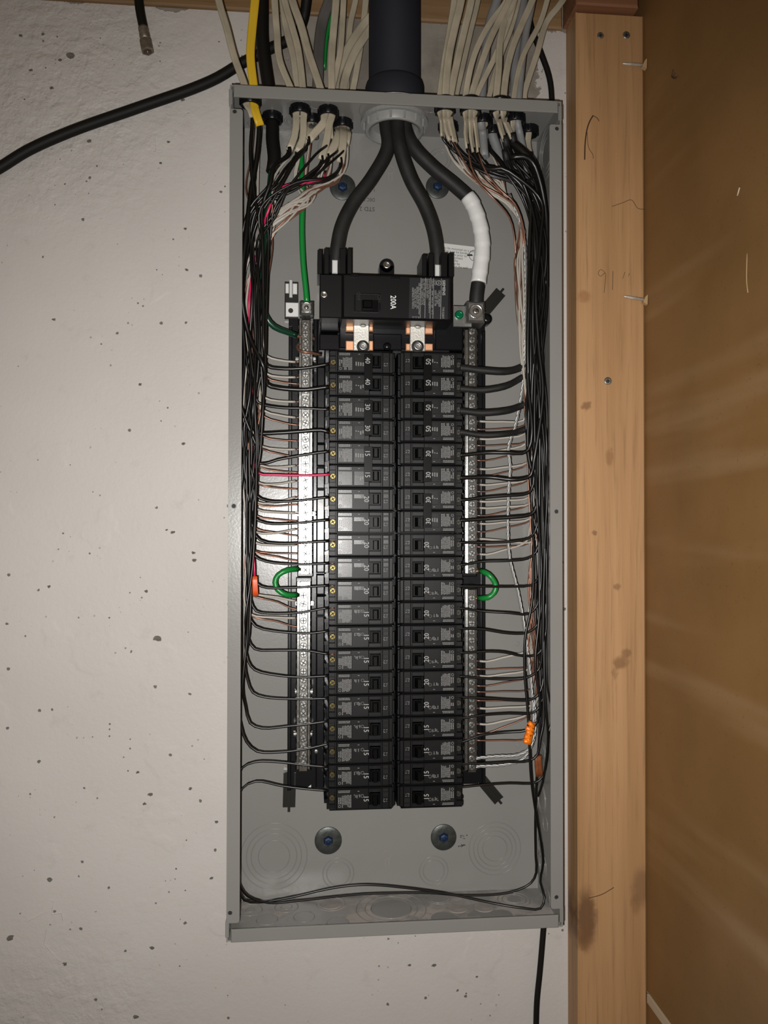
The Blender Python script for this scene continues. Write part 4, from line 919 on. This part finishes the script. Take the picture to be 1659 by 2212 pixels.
# ------------------------------------------------------------------ wires inside the panel
def interp(tab_, y):
    if y <= tab_[0][0]: return tab_[0][1]
    for (a, va), (c, vc) in zip(tab_, tab_[1:]):
        if y <= c: return va+(vc-va)*(y-a)/(c-a)
    return tab_[-1][1]
ENV_L = [(380, 610), (440, 600), (480, 588), (560, 578), (700, 575), (800, 573), (900, 567), (1000, 560), (1100, 553), (1200, 547), (1300, 541), (1400, 537), (1500, 533), (1600, 524)]
ENV_R = [(400, 1120), (450, 1132), (500, 1139), (560, 1141), (700, 1142), (800, 1138), (900, 1136), (1000, 1142), (1100, 1149), (1200, 1156), (1300, 1160), (1400, 1150), (1500, 1158), (1600, 1160)]
rw_ = random.Random(21)
def wire(pts, r, m, label, group, name='wire', bare=None, bare_m='copper', n=8, cat='wire'):
    s = MB(); s.sweep(spline(pts, step=0.007), circ(r, n)); o = s.build(name, m); tag(o, label, cat, group)
    if bare:
        q = MB(); q.sweep(spline(bare, step=0.004), circ(r*0.62, 7)); q.build('bare_end', bare_m, o)
    return o
R14 = 0.00142
# left side, hot wires: (radius px/2, horizontal run px points) for each breaker row
LH = [(3.6, [(576, 790), (600, 796), (650, 796), (690, 790)], 786, 'ins_black'), (4.8, [(576, 830), (600, 838), (660, 842), (692, 838)], 836, 'ins_black'),
      (3.0, [(556, 868), (600, 880), (660, 882), (695, 884)], 884, 'ins_black'), (4.4, [(552, 933), (600, 935), (660, 931), (694, 929)], 934, 'ins_black'),
      (3.1, [(560, 1002), (600, 993), (660, 982), (695, 977)], 975, 'ins_black'), (2.6, [(556, 1021), (600, 1026), (660, 1027), (695, 1026)], 1025, 'ins_red'),
      (2.9, [(553, 1070), (578, 1082), (650, 1081), (690, 1076)], 1074, 'ins_black'), (2.8, [(548, 1117), (575, 1130), (640, 1130), (690, 1125)], 1123, 'ins_black'),
      (2.7, [(548, 1148), (562, 1167), (600, 1174), (690, 1170)], 1169, 'ins_black'), (2.7, [(549, 1200), (575, 1213), (640, 1219), (690, 1218)], 1217, 'ins_black'),
      (2.7, [(546, 1250), (565, 1267), (640, 1269), (690, 1266)], 1265, 'ins_black'), (2.6, [(542, 1298), (553, 1320), (580, 1325), (650, 1323), (690, 1316)], 1313, 'ins_black'),
      (2.6, [(538, 1330), (552, 1353), (590, 1363), (660, 1368), (690, 1366)], 1362, 'ins_black'), (2.6, [(536, 1380), (550, 1402), (600, 1405), (660, 1405), (695, 1411)], 1413, 'ins_black'),
      (2.6, [(536, 1428), (550, 1447), (600, 1459), (660, 1463), (690, 1461)], 1460, 'ins_black'), (2.6, [(535, 1470), (546, 1496), (572, 1506), (660, 1510), (690, 1509)], 1509, 'ins_black'),
      (2.7, [(530, 1525), (540, 1562), (565, 1573), (620, 1569), (680, 1562)], 1557, 'ins_black'), (2.7, [(521, 1570), (532, 1602), (555, 1623), (600, 1625), (660, 1618), (695, 1610)], 1606, 'ins_black')]
STARTS_L = [(545, 254, -.076), (560, 270, -.075), (622, 326, -.058), (626, 328, -.060), (640, 330, -.058), (644, 332, -.060), (664, 312, -.046), (666, 303, -.062), (668, 305, -.064),
            (694, 344, -.060), (697, 346, -.062), (708, 340, -.054), (710, 342, -.056), (735, 350, -.056), (738, 350, -.058), (748, 312, -.052), (714, 300, -.052), (740, 308, -.046), (560, 272, -.074), (642, 330, -.060)]
amp_l = ['40', '40', '30', '30', '15', '15'] + ['20']*5 + ['15']*9
amp_r = ['50']*4 + ['30']*4 + ['20']*8 + ['15']*4
def drop_left(start, yturn, depth, front):
    """from a jacket end across to the left gutter and down to the turn"""
    sx_, sy_, sd = start; pts = [U(sx_-1, sy_-10, sd), U(sx_, sy_+4, sd)]
    e = lambda y, t: 519+(interp(ENV_L, y)-519)*t
    t = rw_.uniform(0.15, 0.95)
    if sx_ > 600:
        k = rw_.uniform(-10, 16)
        pts.append(U(sx_-28+rw_.uniform(-8, 4), sy_+36+k*0.4, depth-0.010)); pts.append(U((sx_+560)/2-8, 398+k, depth-0.014))
        pts.append(U(e(452, t)+6, 452+k, depth-0.008)); y = 520
    else:
        pts.append(U(sx_-4, 330, depth)); pts.append(U(540+rw_.uniform(-10, 20), 420, depth)); y = 500
    while y < yturn-95:
        t = min(1, max(0.05, t+rw_.uniform(-0.28, 0.28))); pts.append(U(e(y, t), y, depth+rw_.uniform(-0.006, 0.006))); y += rw_.uniform(90, 140)
    return pts
for k, (hw, run, yt_, m) in enumerate(LH):
    dep = -0.066+rw_.uniform(-0.012, 0.008)
    st_ = STARTS_L[k % len(STARTS_L)]
    if m == 'ins_red': st_ = (702, 386, -.060)
    y0 = run[0][1]; pts = drop_left(st_, y0, dep, True) if m != 'ins_red' else [U(702, 372, -.058), U(700, 386, -.068), U(655, 396, -.076), U(612, 403, -.080), U(592, 428, -.080), U(577, 462, -.080), U(562, 520, -.048), U(545, 590, -.060), U(538, 660, -.040), U(545, 760, -.044), U(548, 850, -.044), U(545, 960, -.050)]
    pts.append(U(run[0][0]-6, y0-36, dep)); 
    for (x, y) in run: pts.append(U(x, y, -0.060))
    pts.append(U(712, yt_, -0.0600)); e_ = U(712, yt_, -0.0600); f_ = U(724, yt_+0.5, -0.0600)
    pole = 'upper' if k % 2 == 0 else 'lower'
    if k < 6: lb = '%s wire to the %s pole of the %s two-pole breaker, left column' % ('red' if m == 'ins_red' else 'black', pole, ('top', 'middle', 'lowest')[k//2])
    else:
        i0 = 6 if amp_l[k] == '20' else 11; lb = 'black wire to the %s %s-amp breaker down the left column' % (ORD[k-i0], amp_l[k])
    wire(pts, hw*0.00053, m, lb, 'wires to the left breakers', bare=[e_, f_])
# second strand lying along the row 4 pair and row 1
# left white and bare wires to the terminal bar
LN = [('w', 772, 782), ('w', 810, 815), ('b', 818, 830), ('w', 862, 868), ('w', 890, 902), ('b', 902, 919), ('b', 945, 953), ('w', 967, 971), ('b', 972, 988), ('w', 1008, 1006), ('b', 1012, 1021),
      ('w', 1046, 1039), ('b', 1049, 1057), ('w', 1088, 1074), ('b', 1092, 1090), ('w', 1103, 1108), ('b', 1117, 1126), ('w', 1152, 1143), ('b', 1144, 1158), ('w', 1175, 1177), ('b', 1192, 1196), ('b', 1195, 1212),
      ('w', 1283, 1298), ('b', 1288, 1318), ('w', 1330, 1335), ('b', 1333, 1355)]
cnt = {'w': 0, 'b': 0}
for i, (kd, y0, y1) in enumerate(LN):
    dep = -0.040+rw_.uniform(-0.012, 0.012)
    st_ = STARTS_L[(i*7+2) % len(STARTS_L)]
    pts = drop_left((st_[0]+3, st_[1], st_[2]+0.006), y0, dep, False)
    if st_[0] > 640:      # loops that hang lowest, sweeping back under the bundle
        pts = pts[:2] + [U(st_[0]-6, 372+(i*11 % 26), -0.05), U(672-(i*7 % 24), 412+(i*11 % 34), -0.058), U(622, 440+(i*11 % 40), -0.060), U(588-(i % 5)*3, 478+(i*11 % 40), -0.056)] + pts[-max(1, len(pts)-6):]
    xe = interp(ENV_L, y0)
    pts += [U(xe-12, y0-34, dep), U(xe+2, y0-3, -0.046), U(600, y0+(y1-y0)*0.35+2, -0.044)]
    if kd == 'w':
        pts += [U(625, y0+(y1-y0)*0.8+1, -0.042), U(638, y1, -0.0415)]; bare = [U(636, y1, -0.0415), U(650, y1, -0.0415)]
        wire(pts, 2.5*0.00054, 'ins_white', 'white wire to the left terminal bars, %s from the top' % ORD[cnt['w']], 'white wires to the left terminal bars', bare=bare)
    else:
        pts += [U(628, y0+(y1-y0)*0.85, -0.042), U(650, y1, -0.0415)]
        wire(pts, 1.7*0.00054, 'copper', 'bare copper wire to the left terminal bars, %s from the top' % ORD[cnt['b']], 'bare wires to the left terminal bars', name='bare_wire', n=7)
    cnt[kd] += 1
# copper ends poking through on the inner side of the left bar
# right side
RH = [(7.8, [(1000, 795), (1040, 800), (1090, 803), (1120, 796), (1141, 784)]), (7.2, [(1000, 840), (1040, 843), (1090, 835), (1120, 820), (1142, 805)]), (7.6, [(1000, 888), (1040, 892), (1090, 888), (1118, 880), (1140, 868)]),
      (6.6, [(1000, 934), (1040, 940), (1090, 938), (1120, 932), (1140, 924)]), (4.2, [(1000, 983), (1050, 978), (1100, 978), (1128, 979), (1142, 970)]), (4.6, [(1000, 1032), (1060, 1031), (1105, 1036), (1130, 1034), (1147, 1026)]),
      (3.6, [(1000, 1080), (1040, 1075), (1100, 1070), (1130, 1068), (1147, 1060)]), (4.4, [(1000, 1124), (1060, 1120), (1120, 1116), (1140, 1113), (1154, 1105)]), (3.0, [(1000, 1172), (1040, 1172), (1110, 1169), (1140, 1163), (1155, 1150)]),
      (3.0, [(1000, 1220), (1040, 1213), (1100, 1211), (1140, 1206), (1158, 1192)]), (2.7, [(1000, 1266), (1060, 1267), (1110, 1267), (1148, 1264), (1163, 1248)]), (2.8, [(1000, 1314), (1040, 1320), (1100, 1324), (1142, 1326), (1160, 1308)]),
      (2.9, [(1000, 1358), (1040, 1359), (1100, 1368), (1140, 1366), (1162, 1348)]), (2.8, [(1000, 1410), (1060, 1407), (1090, 1409), (1130, 1417), (1160, 1414), (1172, 1398)]), (2.9, [(1000, 1461), (1030, 1464), (1080, 1467), (1140, 1463), (1164, 1446)]),
      (2.9, [(1000, 1506), (1060, 1509), (1110, 1512), (1150, 1510), (1167, 1494)]), (2.7, [(1000, 1551), (1040, 1545), (1100, 1541), (1150, 1540), (1167, 1524)]), (2.9, [(1000, 1602), (1040, 1588), (1090, 1582), (1140, 1577), (1160, 1560)]),
      (2.7, [(1000, 1650), (1050, 1649), (1100, 1646), (1145, 1643), (1161, 1630), (1167, 1595)]), (2.5, [(1000, 1700), (1050, 1695), (1100, 1692), (1155, 1691), (1172, 1678), (1182, 1640), (1186, 1580)])]
STARTS_R = [(956, 296, -.066), (974, 305, -.068), (982, 308, -.066), (978, 310, -.042), (1010, 322, -.066), (1024, 330, -.068), (1034, 330, -.066), (1052, 310, -.042), (1092, 306, -.066), (1108, 300, -.066), (1092, 335, -.052), (1146, 340, -.040)]
def drop_right(start, yturn, depth, t0=None):
    sx_, sy_, sd = start; pts = [U(sx_-1, sy_-10, sd), U(sx_+1, sy_+4, sd)]
    e = lambda y, t: 1184-(1184-interp(ENV_R, y))*t
    t = rw_.uniform(0.15, 0.95) if t0 is None else t0
    k = rw_.uniform(-8, 10)
    if sx_ < 1070:
        pts.append(U(sx_+30, sy_+38+k*0.5, depth)); pts.append(U((sx_+1130)/2+6, 366+k+(1060-sx_)*0.05, depth-0.006)); pts.append(U(1112+rw_.uniform(-6, 14), 388+k, depth-0.006))
        pts.append(U(e(450, t), 440+k, depth))
    else:
        pts.append(U(sx_+14, sy_+36, depth)); pts.append(U(1142+rw_.uniform(-8, 16), 392+k, depth))
    y = 515
    while y < yturn-95:
        t = min(1, max(0.05, t+rw_.uniform(-0.28, 0.28))); pts.append(U(e(y, t), y, depth+rw_.uniform(-0.006, 0.006))); y += rw_.uniform(90, 140)
    return pts
for k, (hw, run) in enumerate(RH):
    dep = -0.060+rw_.uniform(-0.012, 0.010) if k > 3 else -0.034; y0 = run[-1][1]
    pts = drop_right(STARTS_R[8+k] if k < 4 else STARTS_R[k % len(STARTS_R)], y0, dep)
    pts.append(U(run[-1][0]+7, y0-34, dep))
    for (x, y) in run[::-1]: pts.append(U(x, y, -0.060 if x < 1100 else (-0.062+dep)/2))
    y_ = run[0][1]; e_ = U(993, y_, -0.060); f_ = U(984, y_, -0.060); pts.append(e_)
    if k < 8: lb = 'black wire to the %s pole of the %s two-pole breaker, right column' % ('upper' if k % 2 == 0 else 'lower', ORD[k//2])
    else:
        i0 = 8 if amp_r[k] == '20' else 16; lb = 'black wire to the %s %s-amp breaker down the right column' % (ORD[k-i0], amp_r[k])
    wire(pts, hw*0.00053, 'ins_dull' if k < 4 else 'ins_black', lb, 'wires to the right breakers', n=10 if k < 4 else 8)
RN = [('w', 910, (1136, 910)), ('b', 927, (1137, 921)), ('w', 948, (1138, 940)), ('b', 962, (1138, 957)), ('w', 977, (1140, 961)), ('b', 994, (1141, 974)), ('w', 1013, (1143, 1002)), ('b', 1028, (1143, 1006)),
      ('w', 1047, (1143, 1037)), ('b', 1061, (1144, 1040)), ('w', 1083, (1148, 1076)), ('w', 1097, (1149, 1090)), ('b', 1113, (1149, 1091)), ('w', 1131, (1151, 1122)), ('b', 1148, (1151, 1126)), ('w', 1164, (1155, 1172)),
      ('b', 1181, (1146, 1176)), ('w', 1197, (1142, 1172)), ('w', 1428, (1150, 1405)), ('b', 1445, (1152, 1440)), ('w', 1460, (1146, 1448)), ('b', 1481, (1152, 1462)), ('b', 1494, (1152, 1490)), ('b', 1513, (1158, 1512)),
      ('w', 1530, (1160, 1523)), ('w', 1564, (1146, 1544)), ('b', 1583, (1147, 1547)), ('b', 1599, (1142, 1597))]
cnt = {'w': 0, 'b': 0}
ENV_W = [(480, 1118), (560, 1114), (650, 1118), (720, 1118), (780, 1130), (850, 1134), (950, 1139), (1050, 1143), (1150, 1148), (1250, 1142), (1350, 1140), (1450, 1146), (1560, 1146)]
for i, (kd, y1, (xb, yb_)) in enumerate(RN):
    dep = -0.036+rw_.uniform(-0.010, 0.010); sx_, sy_, sd = STARTS_R[(i*5) % 8]
    k = rw_.uniform(-14, 14)
    pts = [U(sx_+1, sy_-10, sd+0.004), U(sx_+3, sy_+6, sd+0.004), U(sx_+24, sy_+52+k*0.3, -0.046), U((sx_+1118)/2+4, 402+k*0.9, -0.046), U(1098+k*0.3, 438+k*0.8, -0.046), U(1126+k*0.5, 486+k, -0.046)]
    y = 560
    while y < yb_-80:
        pts.append(U(interp(ENV_W, y)+rw_.uniform(-3, 17), y, dep-0.006)); y += rw_.uniform(80, 120)
    pts += [U(xb+2, yb_-30, dep-0.004), U(xb-5, yb_-2, -0.044), U(1085, y1+(yb_-y1)*0.35+1, -0.043)]
    if kd == 'w':
        pts += [U(1052, y1+1, -0.0415), U(1036, y1, -0.0415)]
        wire(pts, 2.4*0.00054, 'ins_white', 'white wire to the right terminal bars, %s from the top' % ORD[cnt['w']], 'white wires to the right terminal bars', bare=[U(1038, y1, -0.0415), U(1024, y1, -0.0415)])
    else:
        pts += [U(1050, y1+1, -0.0415), U(1026, y1, -0.0415)]
        wire(pts, 1.6*0.00054, 'copper', 'bare copper wire to the right terminal bars, %s from the top' % ORD[cnt['b']], 'bare wires to the right terminal bars', name='bare_wire', n=7)
    cnt[kd] += 1
# green and special wires
wire([U(648, 300, -0.030), U(652, 380, -0.040), U(653, 440, -0.044), U(652, 500, -0.044), U(655, 570, -0.045), U(661, 630, -0.045), U(663, 656, -0.045)], 0.0032, 'ins_green', 'thick green ground wire running straight down to the left lug', 'ground wires', n=12)
wire([U(588, 350, -0.050), U(580, 430, -0.056), U(568, 540, -0.060), U(566, 620, -0.062), U(574, 684, -0.062), U(592, 706, -0.058), U(618, 717, -0.052), U(640, 724, -0.044)], 0.0033, 'dark_green', 'dark green wire bending out of the left bundle below the steel tab', 'ground wires', n=12,
     bare=[U(638, 724, -0.044), U(650, 728, -0.0415), U(680, 732, -0.040)])
for side, arc, e0, e1, lb in (('l', [(644, 1229), (620, 1232), (600, 1243), (594, 1258), (600, 1274), (618, 1285), (642, 1285)], (642, 1229), (640, 1285), 'left'),
                              ('r', [(1038, 1233), (1055, 1241), (1067, 1255), (1071, 1268), (1066, 1282), (1054, 1291), (1034, 1292)], (1040, 1233), (1036, 1292), 'right')):
    inx = 652 if side == 'l' else 1022
    w_ = wire([U(x, y, -0.043-(0.012 if 0 < i < 6 else 0)) for i, (x, y) in enumerate(arc)], 0.0031, 'ins_green', 'short green jumper loop between the upper and lower %s terminal bars' % lb, 'green jumper loops', name='jumper_wire', n=12,
         bare=[U(e0[0], e0[1], -0.043), U(inx, e0[1]+1, -0.042)])
    q = MB(); q.sweep(spline([U(e1[0], e1[1], -0.043), U(inx, e1[1]+1, -0.042)]), circ(0.002, 8)); q.build('bare_end', 'copper', w_)
wire([U(694, 767, -0.044), U(676, 763, -0.051), U(660, 760.5, -0.0535), U(648, 758, -0.052), U(642, 750, -0.046), U(646, 744, -0.042), U(655, 745, -0.040)], 0.0016, 'copper', 'stiff copper wire looped once around the upper left bar', 'loose copper wires', name='bare_wire')
# twisted silver neutral strand on the right
def strand(pts, r, turns, label, n3=3):
    path = spline(pts, step=0.003); s = MB()
    for k in range(n3):
        pp = []
        for i, p_ in enumerate(path):
            T = (path[min(i+1, len(path)-1)]-path[max(i-1, 0)]).normalized(); N = T.cross(Vector((0, 1, 0)))
            N = N.normalized() if N.length > 1e-3 else Vector((1, 0, 0)); B = T.cross(N); th = i*0.003*turns*2*math.pi+k*2*math.pi/n3
            pp.append(p_+(N*math.cos(th)+B*math.sin(th))*r*0.55)
        s.sweep(pp, circ(r*0.56, 6))
    o = s.build('stranded_wire', 'strand'); return tag(o, label, 'wire', 'silver stranded wires')
strand([U(1100, 420, -0.05), U(1128, 490, -0.05), U(1136, 600, -0.05), U(1134, 700, -0.052), U(1133, 790, -0.05), U(1127, 850, -0.048), U(1112, 925, -0.047), U(1099, 965, -0.047), U(1102, 1010, -0.047), U(1099, 1060, -0.047), U(1097, 1140, -0.047), U(1101, 1205, -0.047), U(1118, 1275, -0.047), U(1132, 1350, -0.047), U(1142, 1430, -0.048), U(1149, 1500, -0.050), U(1152, 1560, -0.052), U(1146, 1612, -0.052), U(1120, 1630, -0.049), U(1070, 1634, -0.044), U(1026, 1638, -0.042)],
       0.0019, 48, 'twisted silver stranded wire hanging in the right gutter down to the bottom screw')
strand([U(1152, 1500, -0.044), U(1156, 1560, -0.046), U(1150, 1606, -0.046), U(1128, 1640, -0.046), U(1090, 1652, -0.044), U(1026, 1656, -0.042)], 0.0019, 48, 'short twisted silver wire to the last screw of the lower right bar')
# long wires looping round the bottom of the box and back up to the last two left breakers
wire(drop_right(STARTS_R[2], 1300, -0.055, 0.9) + [U(1150, 1290, -0.072), U(1134, 1380, -0.074), U(1133, 1450, -0.074), U(1140, 1540, -0.074), U(1143, 1600, -0.074), U(1147, 1680, -0.072), U(1158, 1760, -0.066), U(1168, 1815, -0.06), U(1173, 1865, -0.055), U(1167, 1905, -0.052), U(1176, 1938, -0.055), U(1168, 1962, -0.06), U(1125, 1961, -0.058), U(1060, 1950, -0.05),
      U(975, 1932, -0.045), U(880, 1918, -0.045), U(790, 1911, -0.045), U(725, 1917, -0.045), U(620, 1940, -0.05), U(560, 1949, -0.055), U(527, 1944, -0.06), U(513, 1915, -0.062), U(510, 1850, -0.062), U(511, 1700, -0.062), U(521, 1660, -0.062), U(550, 1646, -0.061), U(600, 1646, -0.060), U(660, 1653, -0.060), U(712, 1657, -0.060)],
     2.6*0.00053, 'ins_black', 'long black wire looping under the breakers to the next-to-last left breaker', 'wires to the left breakers')
wire(drop_right(STARTS_R[5], 1450, -0.05, 0.6) + [U(1168, 1520, -0.055), U(1164, 1600, -0.055), U(1158, 1700, -0.050), U(1156, 1780, -0.045), U(1157, 1850, -0.042), U(1158, 1885, -0.042), U(1146, 1908, -0.042), U(1100, 1928, -0.042), U(1000, 1934, -0.040), U(930, 1929, -0.040), U(850, 1929, -0.040), U(770, 1932, -0.042), U(650, 1945, -0.050), U(580, 1950, -0.055), U(535, 1936, -0.060), U(515, 1905, -0.066), U(508, 1840, -0.068), U(508, 1760, -0.064), U(521, 1705, -0.062), U(552, 1688, -0.061), U(610, 1698, -0.060), U(680, 1706, -0.060), U(712, 1708, -0.060)],
     2.5*0.00053, 'ins_black', 'long black wire looping along the box bottom to the last left breaker', 'wires to the left breakers')
wire(drop_right(STARTS_R[8], 1500, -0.066, 0.3) + [U(1176, 1480, -0.07), U(1180, 1540, -0.07), U(1184, 1590, -0.066), U(1180, 1640, -0.062), U(1172, 1690, -0.058), U(1162, 1720, -0.055)], 2.6*0.00053, 'ins_black', 'loose black wire bowing along the right side wall', 'loose wires')
# black taped cable at the upper right corner
wire([U(1094, 296, -0.058), U(1112, 312, -0.064), U(1140, 338, -0.068), U(1160, 376, -0.066), U(1172, 430, -0.060), U(1176, 520, -0.056), U(1174, 640, -0.056)], 0.0052, 'ins_black', 'thick black taped wire curving into the top of the right bundle', 'thick black wires', n=12)
wire([U(1100, 342, -0.070), U(1130, 338, -0.074), U(1150, 350, -0.072), U(1166, 390, -0.068), U(1180, 470, -0.060), U(1180, 620, -0.058)], 0.0036, 'ins_black', 'black wire with a torn tape end at the top of the right bundle', 'thick black wires', n=10)
# extra copper strands catching the light above the right bundle
for i, pts in enumerate(([(980, 308), (1000, 345), (1030, 392), (1062, 425), (1100, 470), (1112, 520), (1114, 620), (1128, 700), (1136, 780), (1146, 850)], [(1012, 325), (1018, 360), (1040, 398), (1078, 420), (1118, 452), (1130, 520), (1136, 620), (1134, 720), (1140, 800), (1150, 860)], [(1034, 332), (1050, 372), (1080, 410), (1112, 440), (1132, 500), (1128, 600), (1138, 700), (1142, 790), (1152, 850)])):
    wire([U(x, y, -0.072+0.034*min(1, max(0, (y-430)/150))) for x, y in pts], 1.8*0.00054, 'copper', 'bare copper wire lying in front where the right bundle bends, %s of three' % ORD[i], 'bare wires in front of the right bundle', name='bare_wire', n=7)
# orange bits
s = MB()
for (x0, y0, x1, y1, r) in ((1142, 1560, 1152, 1570, 3.6), (1136, 1572, 1152, 1578, 3.4), (1137, 1580, 1150, 1586, 3.2), (1133, 1590, 1146, 1594, 3.4), (1131, 1600, 1144, 1603, 3.4), (1150, 1566, 1136, 1604, 2.4), (1141, 1592, 1142, 1606, 2.8)):
    a, c = U(x0, y0, -0.077), U(x1, y1, -0.077); s.sweep([a, (a+c)/2, c], circ(r*0.00053*1.3, 8))
s.sweep(spline([U(1148, 1560, -0.072), U(1144, 1580, -0.072), U(1139, 1606, -0.072)]), circ(0.0046, 10))
tag(s.build('wire_tie', 'orange'), 'shiny orange tie twisted round the wires at the lower right', 'wire tie')
s = MB(); s.sweep(spline([U(1162, 1632, -0.058), U(1163, 1655, -0.057), U(1165, 1676, -0.056)]), flat(0.0085, 0.005)); tag(s.build('tape_flag', 'rust'), 'rust-orange tape wrapped on a wire near the right side wall', 'tape')
s = MB(); s.sweep(spline([U(550, 1245, -0.068), U(551, 1265, -0.068), U(552, 1287, -0.066)]), flat(0.0062, 0.0022)); tag(s.build('tape_flag', 'orange_tag'), 'bright orange tag on the left wire bundle beside the green loop', 'tape')
wire([U(546, 1190, -0.066), U(549, 1215, -0.068), U(550, 1250, -0.067)], 2.4*0.00053, 'ins_red', 'short red wire end above the orange tag', 'loose wires')
# ------------------------------------------------------------------ cables on the wall
s = MB(); s.sweep(spline([U(-200, 450, -0.008), U(-60, 395, -0.008), U(0, 362, -0.008), U(60, 325, -0.008), U(150, 285, -0.008), U(300, 232, -0.008), U(420, 190, -0.008), U(470, 168, -0.008), U(520, 138, -0.009), U(590, 102, -0.010), U(640, 76, -0.010), U(656, 40, -0.012), U(664, -20, -0.03), U(668, -150, -0.03)], step=0.008), circ(0.0062, 12))
tag(s.build('wall_cable', 'jacket_black'), 'black cable running diagonally across the wall to the upper left', 'cable')
t = thing('coax_cable', 'dangling black coaxial cable with a metal end fitting at the upper left', 'cable', U(318, 110, -0.02))
s = MB(); s.sweep(spline([U(296, -160, -0.02), U(297, -40, -0.02), U(302, 20, -0.02), U(311, 66, -0.02)]), circ(0.0052, 12)); s.build('cable_jacket', 'jacket_black', t)
a, c = U(309, 60, -0.02), U(319, 112, -0.024); dv = c-a; L_ = dv.length
MB().lathe(a, dv, [(0.0056, 0), (0.0058, L_*0.10), (0.0054, L_*0.12), (0.0060, L_*0.35), (0.0056, L_*0.37), (0.0058, L_*0.55)], 20).build('crimp_sleeve', 'galv', t)
MB().lathe(a, dv, [(0.0072, L_*0.55), (0.0074, L_*0.60), (0.0074, L_*0.97), (0.0066, L_), (0.0050, L_), (0.0048, L_*0.75)], 6, False).build('hex_nut', 'galv', t)
MB().lathe(a, dv, [(0.0009, L_*0.7), (0.0009, L_*1.04)], 8).build('centre_pin', 'copper', t)
s = MB(); s.sweep(spline([U(1140, -60, -0.006), U(1146, 50, -0.006), U(1170, 118, -0.006), U(1186, 165, -0.006), U(1192, 215, -0.006), Vector((W2+0.008, -0.006, 1.80)), Vector((W2+0.012, -0.012, 1.5)), Vector((W2+0.008, -0.010, 1.2)), U(1177, 1960, -0.006), U(1172, 2030, -0.006), U(1166, 2100, -0.006), U(1160, 2160, -0.006), U(1158, 2220, -0.006), U(1158, 2500, -0.006)], step=0.008), circ(0.0036, 10))
tag(s.build('wall_cable', 'jacket_black'), 'thin black cable running down the wall behind the panel right edge', 'cable')
wire([U(690, -60, -0.02), U(720, 10, -0.018), U(712, 50, -0.014), U(704, 90, -0.012), U(700, 150, -0.010), U(700, 260, -0.006)][:5], 0.0028, 'ins_green', 'green wire half hidden behind the cables above the panel', 'ground wires', n=10)
